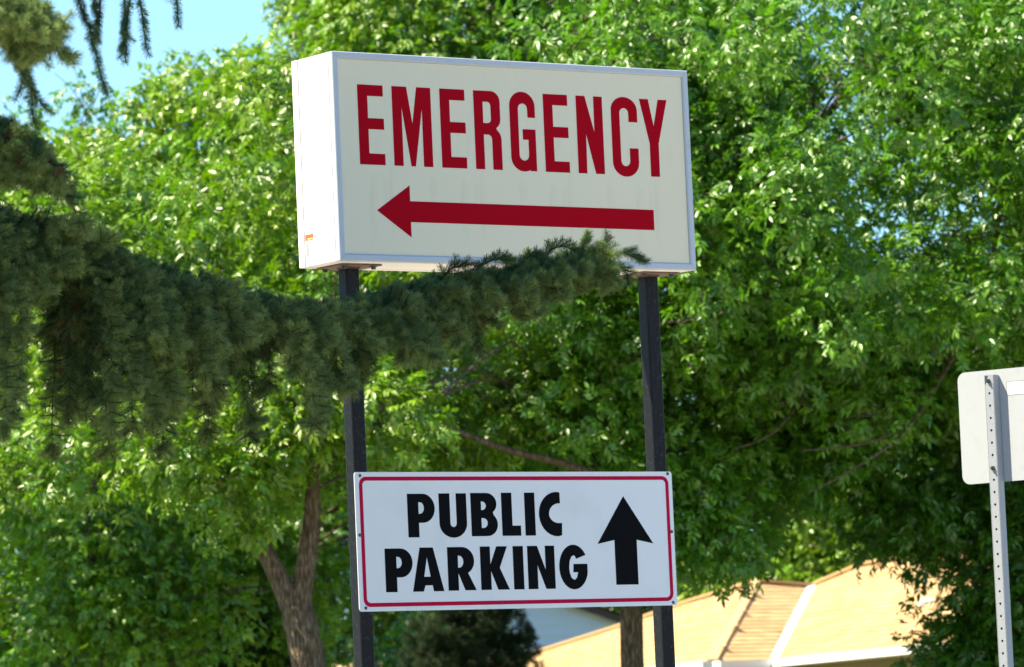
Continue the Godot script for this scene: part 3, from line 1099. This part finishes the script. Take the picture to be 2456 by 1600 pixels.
# ---------------------------------------------------------------- houses
func roof_plane(parent: Node, tabs: Array, poly: Array, e0: Vector3, e1: Vector3, m: Material) -> void:
	# a sheathed plane; collects the frames of its shingle tabs, course by course from the eave e0-e1
	var n := (e1 - e0).cross(poly[2] - e0).normalized()
	if n.y < 0: n = -n
	var st := flat()
	for i in range(1, poly.size() - 1): tri(st, poly[0], poly[i], poly[i + 1], n)
	for i in range(1, poly.size() - 1): tri(st, poly[0] - n * .03, poly[i] - n * .03, poly[i + 1] - n * .03, -n)
	built("roof_deck", st, m, parent)
	var ex := (e1 - e0).normalized()
	var up := n.cross(ex).normalized()
	if up.y < 0: up = -up
	var flat_poly := PackedVector2Array()
	for p in poly: flat_poly.append(Vector2((p - e0).dot(ex), (p - e0).dot(up)))
	var lo := flat_poly[0]
	var hi := flat_poly[0]
	for p in flat_poly:
		lo = lo.min(p)
		hi = hi.max(p)
	var y := 0.06
	var row := 0
	while y < hi.y:
		var x := lo.x - 0.3 + (0.165 if row % 2 else 0.0) + rng.randf_range(-.03, .03)
		while x < hi.x + 0.3:
			if Geometry2D.is_point_in_polygon(Vector2(x, y), flat_poly):
				tabs.append(Transform3D(Basis(ex, n, ex.cross(n)), e0 + ex * x + up * (y + rng.randf_range(-.008, .008)) + n * 0.004))
				if tabs[-1].basis.z.dot(up) > 0: tabs[-1].basis = Basis(-ex, n, (-ex).cross(n))
			x += 0.33
		y += 0.125
		row += 1

func tab_mesh(sd: int) -> Mesh:
	# one shingle tab: thick at its lower (+z) edge, with an uneven lip
	rng.seed = sd
	var st := flat()
	var xs := [-0.163, -0.06, 0.05, 0.163]
	var lip := []
	for x in xs: lip.append(Vector3(x, rng.randf_range(0.009, 0.014), 0.075 + rng.randf_range(-.008, .008)))
	for i in 3:
		var a := Vector3(xs[i], 0.001, -0.075)
		var b := Vector3(xs[i + 1], 0.001, -0.075)
		quad(st, a, b, lip[i + 1], lip[i], Vector3.UP)
		var a0: Vector3 = lip[i] - Vector3(0, lip[i].y, 0)
		var b0: Vector3 = lip[i + 1] - Vector3(0, lip[i + 1].y, 0)
		quad(st, lip[i], lip[i + 1], b0, a0, Vector3.BACK)
	for e in [0, 3]: tri(st, Vector3(xs[e], 0.001, -0.075), lip[e], lip[e] - Vector3(0, lip[e].y, 0), Vector3.LEFT if e == 0 else Vector3.RIGHT)
	st.generate_normals()
	return st.commit()

func strip(called: String, path: Array, w: float, h: float, m: Material, parent: Node) -> void:
	# a bar that follows straight pieces, w across and h high
	var st := flat()
	for i in path.size() - 1:
		var a: Vector3 = path[i]
		var b: Vector3 = path[i + 1]
		var d := (b - a).normalized()
		var s := d.cross(Vector3.UP).normalized() * w / 2
		var up := s.cross(d).normalized() * h / 2
		if up.y < 0: up = -up
		for k in [[s, up], [up, s]]:
			var p: Vector3 = k[0]
			var q: Vector3 = k[1]
			quad(st, a + p + q, a + p - q, b + p - q, b + p + q, p)
			quad(st, a - p + q, a - p - q, b - p - q, b - p + q, -p)
		quad(st, a + s + up, a - s + up, a - s - up, a + s - up, -d)
		quad(st, b + s + up, b - s + up, b - s - up, b + s - up, d)
	built(called, st, m, parent)

func lay_tabs(t: Node, foot: Vector3, tabs: Array, most: int) -> void:
	var tm := []
	for i in 3: tm.append(tab_mesh(60 + i))
	rng.seed = 66
	var eye := Vector3(0, 1.6, 0)
	tabs.sort_custom(func(p, q): return (p.origin + foot).distance_squared_to(eye) < (q.origin + foot).distance_squared_to(eye))
	for i in mini(most, tabs.size()):
		var s := put("shingle", tm[rng.randi() % 3], M.shingle[rng.randi() % 3], t)
		s.transform = tabs[i]
	if tabs.size() > most:
		for k in 3:
			var st := SurfaceTool.new()
			st.begin(Mesh.PRIMITIVE_TRIANGLES)
			var any := false
			for i in range(most, tabs.size()):
				if (i * 7 + i / 3) % 3 == k:
					st.append_from(tm[i % 3], 0, tabs[i])
					any = true
			if any: put("far_shingles", st.commit(), M.shingle[k], t, "stuff")

func tan_house() -> void:
	rng.seed = 61
	var foot := Vector3(3.4, 0, -58)
	var t := thing("tan_roofed_house", "low house with sunlit tan shingle hip roof, white valley flashing and white gutter", "house", foot)
	var V := func(x: float, y: float, z: float) -> Vector3: return Vector3(x, y, z) - foot
	var P1: Vector3 = V.call(2.065, 2.712, -55.0)
	var PL: Vector3 = V.call(-1.69, 2.712, -71.0)
	var P2: Vector3 = V.call(2.807, 2.712, -55.844)
	var dirC := Vector3(0.2876, 0, 0.9578)
	var P3: Vector3 = P2 + dirC * 9.5
	var Q1: Vector3 = V.call(2.793, 3.719, -59.4)
	var Q2: Vector3 = V.call(3.513, 3.658, -60.0)
	var PK: Vector3 = V.call(4.106, 3.869, -59.478)
	var R3: Vector3 = PK + dirC * 9.0
	var E1: Vector3 = V.call(2.0, 3.572, -61.822)
	var E2: Vector3 = V.call(1.188, 3.363, -63.687)
	var E3: Vector3 = V.call(-0.433, 3.023, -67.996)
	var tabs := []
	roof_plane(t, tabs, [P1, PL, E3, E2, E1, Q1], P1, PL, M.deck)
	roof_plane(t, tabs, [P1, P2, Q2, Q1], P1, P2, M.deck)
	roof_plane(t, tabs, [P2, P3, R3, PK, Q2], P2, P3, M.deck)
	# the far side of the roof
	var st := flat()
	var far1: Vector3 = V.call(6.5, 2.712, -72.0)
	var far2: Vector3 = R3 + Vector3(4.2, -1.157, -1.4)
	tri(st, PL, E3, far1, Vector3.UP)
	tri(st, E3, E2, far1, Vector3.UP)
	tri(st, E2, E1, far1, Vector3.UP)
	tri(st, E1, Q1, far1, Vector3.UP)
	tri(st, Q1, Q2, far1, Vector3.UP)
	tri(st, Q2, PK, far1, Vector3.UP)
	tri(st, PK, R3, far2, Vector3.UP)
	tri(st, PK, far2, far1, Vector3.UP)
	built("rear_roof", st, M.shingle[0], t)
	lay_tabs(t, foot, tabs, 290)
	strip("hip_cap", [P1, Q1], 0.12, 0.05, M.shingle[1], t)
	strip("ridge_cap", [Q1 + Vector3(0, .025, 0), Q2 + Vector3(0, .025, 0)], 0.14, 0.03, M.shingle[0], t)
	strip("ridge_cap", [Q2 + Vector3(0, .025, 0), PK + Vector3(0, .03, 0), R3 + Vector3(0, .03, 0)], 0.14, 0.03, M.shingle[1], t)
	strip("hip_cap", [Q1 + Vector3(0, .02, 0), E1 + Vector3(0, .02, 0), E2 + Vector3(0, .02, 0), E3 + Vector3(0, .02, 0), PL + Vector3(0, .02, 0)], 0.12, 0.03, M.shingle[1], t)
	strip("valley_flashing", [P2 + Vector3(0, .03, .02), Q2 + Vector3(0, .03, .02)], 0.10, 0.012, M.flashing, t)
	var out := Vector3(-dirC.z, 0, dirC.x)
	var dirA := (P1 - PL).normalized()
	var outA := Vector3(-dirA.z, 0, dirA.x)
	var dirB := (P2 - P1).normalized()
	var outB := Vector3(-dirB.z, 0, dirB.x)
	strip("gutter", [PL + outA * .06 - Vector3(0, .04, 0), P1 + outA * .06 - Vector3(0, .04, 0)], 0.11, 0.085, M.gutter, t)
	strip("gutter", [P1 + outB * .06 - Vector3(0, .045, 0), P2 + outB * .06 - Vector3(0, .045, 0)], 0.11, 0.085, M.gutter, t)
	strip("gutter", [P2 + out * .06 - Vector3(0, .04, 0), P3 + out * .06 - Vector3(0, .04, 0)], 0.11, 0.085, M.gutter, t)
	# walls set back under the eaves
	var inn := 0.42
	var wp := [PL - outA * inn, P1 - outA * inn - dirA * inn, P2 - out * inn - outB * inn, P3 - out * inn]
	st = flat()
	for i in 3:
		var a: Vector3 = wp[i]
		var b: Vector3 = wp[i + 1]
		quad(st, a - Vector3(0, 2.72, 0), b - Vector3(0, 2.72, 0), b - Vector3(0, .06, 0), a - Vector3(0, .06, 0), out)
	var bk: Vector3 = far2
	quad(st, wp[3] - Vector3(0, 2.72, 0), Vector3(bk.x, 0, bk.z), bk - Vector3(0, .06, 0), wp[3] - Vector3(0, .06, 0), Vector3.BACK)
	built("wall", st, M.stucco, t)
	st = flat()
	var ep := [PL, P1, P2, P3]
	for i in 3:
		quad(st, ep[i] - Vector3(0, .085, 0), ep[i + 1] - Vector3(0, .085, 0), wp[i + 1] - Vector3(0, .085, 0), wp[i] - Vector3(0, .085, 0), Vector3.DOWN)
	built("soffit", st, M.gutter, t)
	for k in 4:
		st = flat()
		var c: Vector3 = P2 + dirC * (0.55 + k * 0.75) - out * inn + out * .004 - Vector3(0, .24, 0)
		quad(st, c - dirC * .06 - Vector3(0, .04, 0), c + dirC * .06 - Vector3(0, .04, 0), c + dirC * .06 + Vector3(0, .04, 0), c - dirC * .06 + Vector3(0, .04, 0), out)
		built("wall_vent", st, M.brown, t)
	# a small roof vent
	st = flat()
	box(st, Vector3(-.09, 0, -.07), Vector3(.09, .09, .07), .01)
	var v := built("roof_vent", st, M.flashing, t)
	v.position = P2 + dirC * 2.35 + Vector3(.9, .47, -.28)

func siding_house() -> void:
	var foot := Vector3(-0.1, 0, -76)
	var t := thing("siding_house", "pale blue white clapboard gable with dark brown rake board behind the tan roof", "house", foot)
	# gable wall from lapped boards
	var apex := 4.42
	var slope := 0.40
	var half := 1.9
	var eave := apex - slope * half
	var y := 0.0
	var pitch := 0.145
	while y < apex - 0.02:
		var hi := minf(y + pitch, apex)
		var w0 := minf(half, (apex - y) / slope)
		var w1 := minf(half, (apex - hi) / slope)
		if w0 < 0.1: break
		var st := flat()
		quad(st, Vector3(-w0, y, 0.016), Vector3(w0, y, 0.016), Vector3(w1, hi, 0.0), Vector3(-w1, hi, 0.0), Vector3.BACK)
		quad(st, Vector3(-w0, y, 0.016), Vector3(w0, y, 0.016), Vector3(w0, y, 0.0), Vector3(-w0, y, 0.0), Vector3.DOWN)
		built("clapboard", st, M.siding, t)
		y = hi
	var st2 := flat()
	box(st2, Vector3(-half, 0, -6), Vector3(half, eave - .01, -.002))
	built("wall", st2, M.siding, t)
	for s in [-1.0, 1.0]:
		strip("rake_board", [Vector3(0, apex + .06, .10), Vector3(s * (half + .35), eave - slope * .35 + .06, .10)], 0.12, 0.14, M.brown, t)
		st2 = flat()
		var a := Vector3(0, apex + .14, .2)
		var b := Vector3(s * (half + .4), eave - slope * .4 + .14, .2)
		var z := Vector3(0, 0, -6.4)
		quad(st2, a, b, b + z, a + z, Vector3.UP)
		quad(st2, a - Vector3(0, .03, 0), b - Vector3(0, .03, 0), b + z - Vector3(0, .03, 0), a + z - Vector3(0, .03, 0), Vector3.DOWN)
		built("roof", st2, M.brown, t)

func garage() -> void:
	rng.seed = 64
	var foot := Vector3(-2.6, 0, -60)
	var t := thing("garage", "peach walled low garage glimpsed between the trunks at lower left", "garage", foot)
	var st := flat()
	box(st, Vector3(-1.9, 0, -3), Vector3(1.9, 2.45, 0), .01)
	built("wall", st, mottled(lin(0.55, 0.36, 0.24), 0.15, 0.04, 1.0, 0.9, 71), t)
	var tabs := []
	var a := Vector3(-2.15, 2.42, .3)
	var b := Vector3(2.15, 2.42, .3)
	var c := Vector3(2.15, 3.0, -1.5)
	var d := Vector3(-2.15, 3.0, -1.5)
	roof_plane(t, tabs, [a, b, c, d], a, b, M.deck)
	lay_tabs(t, foot, tabs, 160)
	st = flat()
	quad(st, d, c, Vector3(2.15, 2.42, -3.3), Vector3(-2.15, 2.42, -3.3), Vector3.UP)
	for s in [-2.0, 2.0]: tri(st, Vector3(s, 2.42, .1), Vector3(s, 2.42, -3.1), Vector3(s, 3.08, -1.5), Vector3(s, 0, 0))
	built("rear_roof", st, M.shingle[0], t)
	strip("fascia", [a + Vector3(0, -.05, .02), b + Vector3(0, -.05, .02)], .03, .1, M.gutter, t)

# ---------------------------------------------------------------- the place
func _ready() -> void:
	var cam := Camera3D.new()
	cam.name = "camera"
	add_child(cam)
	cam.position = Vector3(0, 1.6, 0)
	var pitch := 0.08816
	var roll := -0.04331
	var r := Vector3.RIGHT
	var u := Vector3(0, cos(pitch), sin(pitch))
	var bk := Vector3(0, -sin(pitch), cos(pitch))
	cam.basis = Basis(r * cos(roll) + u * sin(roll), -r * sin(roll) + u * cos(roll), bk)
	cam.fov = 2.0 * rad_to_deg(atan(800.0 / 11843.3))
	cam.near = 0.1
	cam.far = 500.0
	var at := CameraAttributesPhysical.new()
	at.frustum_focal_length = 24.0 / 2.0 / (800.0 / 11843.3)
	at.frustum_focus_distance = 20.0
	at.frustum_near = 0.1
	at.frustum_far = 500.0
	at.exposure_aperture = 8.0
	cam.attributes = at
	var env := Environment.new()
	env.background_mode = Environment.BG_SKY
	var sky := Sky.new()
	var sm := ProceduralSkyMaterial.new()
	sm.sky_top_color = Color(0.20, 0.37, 0.60)
	sm.sky_horizon_color = Color(0.55, 0.72, 0.79)
	sm.sky_curve = 0.22
	sm.ground_horizon_color = Color(0.55, 0.6, 0.6)
	sm.ground_bottom_color = Color(0.3, 0.28, 0.24)
	sky.sky_material = sm
	env.sky = sky
	env.tonemap_mode = Environment.TONE_MAPPER_LINEAR
	env.tonemap_exposure = 2.95
	env.sdfgi_enabled = true
	env.ssao_enabled = true
	env.ssil_enabled = true
	var we := WorldEnvironment.new()
	we.name = "environment"
	we.environment = env
	add_child(we)
	var sun := DirectionalLight3D.new()
	sun.name = "sun"
	sun.light_energy = 1.6
	sun.light_color = Color(1.0, 0.955, 0.85)
	sun.light_angular_distance = 0.5
	sun.shadow_enabled = true
	add_child(sun)
	var az := Vector3(-0.97, 0, 0.25).normalized()
	var el := deg_to_rad(54)
	var s := az * cos(el) + Vector3(0, sin(el), 0)
	sun.look_at_from_position(s * 50, Vector3.ZERO, Vector3.UP)
	make_materials()
	M.needles = []
	for k in 5:
		var nm: StandardMaterial3D = M.needle.duplicate()
		nm.albedo_color = [lin(0.052, 0.128, 0.062), lin(0.096, 0.185, 0.076), lin(0.145, 0.240, 0.086), lin(0.070, 0.150, 0.072), lin(0.195, 0.285, 0.088)][k]
		M.needles.append(nm)
	# --- ground
	var pm := PlaneMesh.new()
	pm.size = Vector2(600, 600)
	var g := put("ground", pm, M.soil, self, "structure")
	g.position = Vector3(0, 0, -100)
	var st := flat()
	box(st, Vector3(-30, -.3, -30), Vector3(30, .004, 6))
	var pv := built("unseen_pavement", st, M.concrete, self, "structure")  # out of view; its warm tone bounces light onto the underside of the lightbox
	pv.position.y = 0.0
	# --- houses
	tan_house()
	siding_house()
	garage()
	# --- signs
	emergency_sign()
	parking_sign()
	back_sign()
	# --- trees
	sprays.ash = [spray_mesh(3, 0.086, 0.034, 0.030, 401), spray_mesh(2, 0.082, 0.034, 0.036, 402)]
	sprays.small = [spray_mesh(3, 0.072, 0.040, 0.034, 403), spray_mesh(2, 0.080, 0.045, 0.036, 404)]
	spruce()
	trees()

func trees() -> void:
	var green := Color(0.082, 0.205, 0.012)
	var green2 := Color(0.142, 0.295, 0.015)
	var yellow := Color(0.230, 0.345, 0.013)
	var V := func(x: float, y: float, z: float) -> Vector3: return Vector3(x, y, z)
	tree({"name": "ash_tree", "label": "big broad ash with bright glossy leaflets filling the right half behind both signs", "seed": 11, "foot": Vector3(0.80, 0, -38), "spray": "ash", "c1": green, "c2": green2, "group": "trees behind the signs",
		"limbs": [[[Vector3(.80, -.3, -38), Vector3(.81, 1.5, -38), Vector3(.83, 3.0, -38), Vector3(.95, 4.4, -38.1), Vector3(1.3, 6.2, -38.4)], .118, .05],
			[[Vector3(.84, 3.3, -38), Vector3(.72, 3.68, -37.4), Vector3(.42, 3.84, -36.9), Vector3(-.1, 3.98, -36.6), Vector3(-.6, 4.2, -36.5)], .045, .018, 0],
			[[Vector3(.86, 3.4, -38), Vector3(1.8, 4.4, -38.5), Vector3(2.9, 5.3, -38.8), Vector3(4.0, 5.8, -38.8)], .07, .02],
			[[Vector3(.95, 4.4, -38), Vector3(2.0, 5.9, -38.4), Vector3(3.0, 7.2, -38.8)], .06, .02],
			[[Vector3(1.0, 4.6, -38), Vector3(.6, 5.9, -38), Vector3(.5, 7.1, -38.2)], .05, .015],
			[[Vector3(3.6, 5.0, -37.5), Vector3(3.0, 4.1, -36.9), Vector3(2.55, 3.75, -36.6), Vector3(2.15, 3.55, -36.4)], .018, .005], [[Vector3(2.9, 4.05, -36.9), Vector3(2.6, 3.9, -36.5), Vector3(2.1, 3.85, -36.3)], .012, .004], [[Vector3(2.4, 4.6, -37.5), Vector3(1.95, 4.05, -36.8), Vector3(1.6, 3.9, -36.6)], .014, .004]],
		"ells": [[Vector3(2.7, 6.15, -37.6), Vector3(3.0, 2.1, 3.0), 230], [Vector3(1.1, 5.4, -37.6), Vector3(1.2, 2.0, 1.5), 60], [Vector3(.35, 4.3, -38.0), Vector3(.75, .8, .7), 24], [Vector3(1.5, 6.0, -36.6), Vector3(.8, 1.0, .8), 28], [Vector3(1.3, 3.5, -37.5), Vector3(.5, .5, .7), 20], [Vector3(2.2, 4.0, -39.0), Vector3(.9, .45, .6), 26], [Vector3(2.2, 4.4, -38.6), Vector3(.9, .6, .8), 22],
			[Vector3(3.2, 4.65, -38.8), Vector3(1.4, .8, 1.0), 40], [Vector3(4.6, 6.2, -37.5), Vector3(1.6, 2.2, 2.0), 60]]})
	tree({"name": "ash_tree", "label": "shaded ash at the right edge whose dark low branches hang over the tan roof", "seed": 12, "foot": Vector3(6.2, 0, -41), "spray": "ash", "c1": green.darkened(0.25), "c2": green, "group": "trees behind the signs",  # leaf colours darkened to paint in the shade it stands in
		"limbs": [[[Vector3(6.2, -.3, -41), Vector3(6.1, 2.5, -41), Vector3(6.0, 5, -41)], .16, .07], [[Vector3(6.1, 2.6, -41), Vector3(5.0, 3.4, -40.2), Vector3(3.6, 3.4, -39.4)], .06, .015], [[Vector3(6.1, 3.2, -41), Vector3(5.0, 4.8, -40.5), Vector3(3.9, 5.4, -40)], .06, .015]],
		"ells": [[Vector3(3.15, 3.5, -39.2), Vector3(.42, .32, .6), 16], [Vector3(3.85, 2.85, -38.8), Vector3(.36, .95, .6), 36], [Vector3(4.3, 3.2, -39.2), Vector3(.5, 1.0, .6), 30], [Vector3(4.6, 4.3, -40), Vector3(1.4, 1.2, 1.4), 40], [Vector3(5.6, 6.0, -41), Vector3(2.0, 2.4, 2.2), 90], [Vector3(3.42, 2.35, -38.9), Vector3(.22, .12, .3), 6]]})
	tree({"name": "forked_ash_tree", "label": "ash with a forked pale brown trunk left of the parking panel", "seed": 13, "foot": Vector3(-1.55, 0, -36), "spray": "ash", "c1": green, "c2": yellow, "group": "trees behind the signs",
		"limbs": [[[Vector3(-1.53, -.3, -36), Vector3(-1.55, 1.4, -36), Vector3(-1.58, 2.4, -36), Vector3(-1.66, 2.86, -36)], .155, .115],
			[[Vector3(-1.665, 2.80, -36), Vector3(-1.77, 3.06, -36), Vector3(-1.93, 3.38, -36.05), Vector3(-2.3, 4.1, -36.2), Vector3(-2.8, 5.2, -36.5)], .092, .03],
			[[Vector3(-1.64, 2.80, -36), Vector3(-1.575, 3.15, -36), Vector3(-1.515, 3.5, -36), Vector3(-1.48, 3.9, -36), Vector3(-1.3, 4.9, -36.2), Vector3(-1.2, 6, -36.4)], .085, .03],
			[[Vector3(-1.49, 3.8, -36), Vector3(-1.1, 4.1, -35.9), Vector3(-.6, 4.3, -35.8)], .035, .01]],
		"ells": [[Vector3(-1.9, 5.6, -36.8), Vector3(1.9, 1.3, 1.5), 60], [Vector3(-2.35, 3.95, -35.6), Vector3(.75, .35, .6), 14], [Vector3(-1.35, 4.4, -35.6), Vector3(.7, .4, .6), 15], [Vector3(-1.7, 3.95, -36.7), Vector3(.4, .12, .3), 5], [Vector3(-.55, 4.4, -37.6), Vector3(.9, .5, .7), 20],
			[Vector3(-3.3, 4.3, -36.3), Vector3(1.0, .6, .9), 14]], "shell": 0.1})
	tree({"name": "maple_tree", "label": "yellow green maple left of the lightbox under the open sky", "seed": 14, "foot": Vector3(-3.6, 0, -42.5), "spray": "small", "c1": green2, "c2": yellow, "group": "trees behind the signs", "clump": 0.38, "droop": 0.3,
		"limbs": [[[Vector3(-3.60, -.3, -42.5), Vector3(-3.62, 2.0, -42.5), Vector3(-3.68, 4.2, -42.5), Vector3(-3.4, 5.4, -43)], .11, .045], [[Vector3(-3.66, 4.0, -42.5), Vector3(-2.9, 5.4, -43), Vector3(-2.2, 7.0, -43.6)], .055, .015], [[Vector3(-3.5, 5.2, -42.8), Vector3(-3.3, 6.4, -43.4), Vector3(-3.0, 7.6, -44)], .035, .01], [[Vector3(-2.6, 6.0, -43.2), Vector3(-1.9, 6.6, -43.2), Vector3(-1.4, 7.4, -43.5)], .03, .01]],
		"ells": [[Vector3(-2.45, 5.95, -43.4), Vector3(1.5, 2.0, 1.6), 160], [Vector3(-3.65, 6.1, -43.6), Vector3(.7, 1.0, .8), 34], [Vector3(-3.5, 6.95, -43.8), Vector3(.6, .5, .6), 13], [Vector3(-4.25, 6.6, -43.6), Vector3(.55, .75, .6), 15], [Vector3(-2.5, 7.75, -43.8), Vector3(.6, .3, .6), 12], [Vector3(-3.9, 5.0, -43.2), Vector3(1.2, 1.6, 1.3), 70], [Vector3(-4.0, 3.0, -43.8), Vector3(1.3, 1.1, 1.0), 50], [Vector3(-2.6, 3.2, -43.8), Vector3(1.0, .9, 1.0), 34], [Vector3(-3.5, 3.15, -41.9), Vector3(1.0, .75, .4), 26], [Vector3(-6.3, 7.2, -41.4), Vector3(1.5, 2.0, 1.8), 62], [Vector3(-5.3, 6.3, -40.9), Vector3(.75, 1.3, 1.2), 20]],  # last two crown lobes lie out of view, placed to shade the lower left
		"holes": [[Vector3(-2.95, 4.35, -43.5), Vector3(.25, .2, 3)]]})
	tree({"name": "poplar_tree", "label": "sparse upright tree with thin grey twigs at the far left edge", "seed": 15, "foot": Vector3(-4.7, 0, -49), "spray": "small", "c1": green, "c2": green2, "group": "trees behind the signs", "clump": 0.4, "sprays": 70, "droop": 0.5,
		"limbs": [[[Vector3(-4.7, -.3, -49), Vector3(-4.6, 4, -49), Vector3(-4.5, 7.6, -49)], .12, .02], [[Vector3(-4.6, 4.5, -49), Vector3(-4.1, 6.4, -49), Vector3(-3.9, 7.8, -49)], .032, .006], [[Vector3(-4.6, 5, -49), Vector3(-4.35, 7.0, -49), Vector3(-4.2, 8.3, -49)], .031, .006]],
		"ells": [[Vector3(-4.7, 6.5, -49), Vector3(1.15, 1.9, 1.1), 95], [Vector3(-4.9, 4.5, -49), Vector3(1.6, 1.4, 1.3), 60], [Vector3(-4.15, 7.6, -49), Vector3(.42, .95, .6), 15]]})
	tree({"name": "linden_tree", "label": "tall sunlit yellow green tree crown rising straight behind the lightbox top", "seed": 16, "foot": Vector3(-1.93, 0, -46), "spray": "ash", "c1": green2, "c2": yellow, "group": "trees behind the signs", "clump": 0.55,
		"limbs": [[[Vector3(-1.93, -.3, -46), Vector3(-1.95, 2.6, -46), Vector3(-1.93, 4.0, -46), Vector3(-.95, 5.8, -46), Vector3(-.2, 8.2, -46)], .13, .05], [[Vector3(-1.6, 4.7, -46), Vector3(-1.3, 6.9, -46), Vector3(-1.5, 8.6, -46)], .07, .02], [[Vector3(-1.3, 5.1, -46), Vector3(1.1, 6.9, -46), Vector3(1.8, 8.6, -46)], .07, .02]],
		"ells": [[Vector3(-.25, 7.8, -46), Vector3(1.95, 2.3, 1.6), 160], [Vector3(1.6, 8.0, -46.4), Vector3(1.4, 1.7, 1.5), 80], [Vector3(-.27, 5.15, -46), Vector3(2.3, 1.6, 1.5), 80]]})
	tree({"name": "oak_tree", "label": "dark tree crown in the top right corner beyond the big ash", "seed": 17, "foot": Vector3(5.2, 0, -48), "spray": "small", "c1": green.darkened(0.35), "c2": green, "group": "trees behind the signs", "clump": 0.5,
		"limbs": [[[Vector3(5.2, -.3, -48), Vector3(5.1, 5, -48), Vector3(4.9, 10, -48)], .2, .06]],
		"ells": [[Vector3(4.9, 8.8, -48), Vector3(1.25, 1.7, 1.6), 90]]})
	var rows := [[-6.2, -66, 3.6, "leftmost of the dark background trees, beyond the garage"], [-2.9, -70, 3.9, "dark background tree behind the forked trunk"], [.4, -82, 4.3, "dark background tree behind the clapboard gable"], [7.0, -80, 4.2, "dark background tree beyond the right end of the tan roof"]]
	for i in rows.size():
		var w: Array = rows[i]
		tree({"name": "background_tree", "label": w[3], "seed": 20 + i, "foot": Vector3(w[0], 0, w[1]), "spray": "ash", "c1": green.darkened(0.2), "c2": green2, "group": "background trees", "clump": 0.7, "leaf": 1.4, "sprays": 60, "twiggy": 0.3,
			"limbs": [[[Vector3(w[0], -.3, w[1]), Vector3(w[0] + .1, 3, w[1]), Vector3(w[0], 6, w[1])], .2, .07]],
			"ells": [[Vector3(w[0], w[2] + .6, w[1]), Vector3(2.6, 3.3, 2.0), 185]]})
	tree({"name": "shrub_tree", "label": "small sunlit bright green tree peeping over the tan roof ridge", "seed": 30, "foot": Vector3(4.1, 0, -67), "spray": "small", "c1": green2, "c2": yellow, "group": "background trees", "clump": 0.5, "leaf": 1.2,
		"limbs": [[[Vector3(4.1, -.3, -67), Vector3(4.1, 2.5, -67), Vector3(4.0, 4.6, -67)], .1, .04]],
		"ells": [[Vector3(3.9, 4.1, -67), Vector3(1.7, 1.2, 1.2), 90]]})
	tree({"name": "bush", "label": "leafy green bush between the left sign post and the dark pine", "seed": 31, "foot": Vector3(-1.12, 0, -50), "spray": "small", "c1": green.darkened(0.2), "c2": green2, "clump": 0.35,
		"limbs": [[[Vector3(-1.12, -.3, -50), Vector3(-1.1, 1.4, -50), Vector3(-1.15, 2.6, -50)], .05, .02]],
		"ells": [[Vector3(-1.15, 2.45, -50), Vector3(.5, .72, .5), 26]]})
	conifer("dark pine behind the lower edge of the parking panel", Vector3(-.47, 0, -48), 3.95, 0.9, 0.45, Color(0.036, 0.058, 0.026), 91)
	conifer("pale blue green conifer at the foot of the forked trunk", Vector3(-2.45, 0, -44), 3.15, 0.75, 0.6, Color(0.070, 0.110, 0.060), 92)
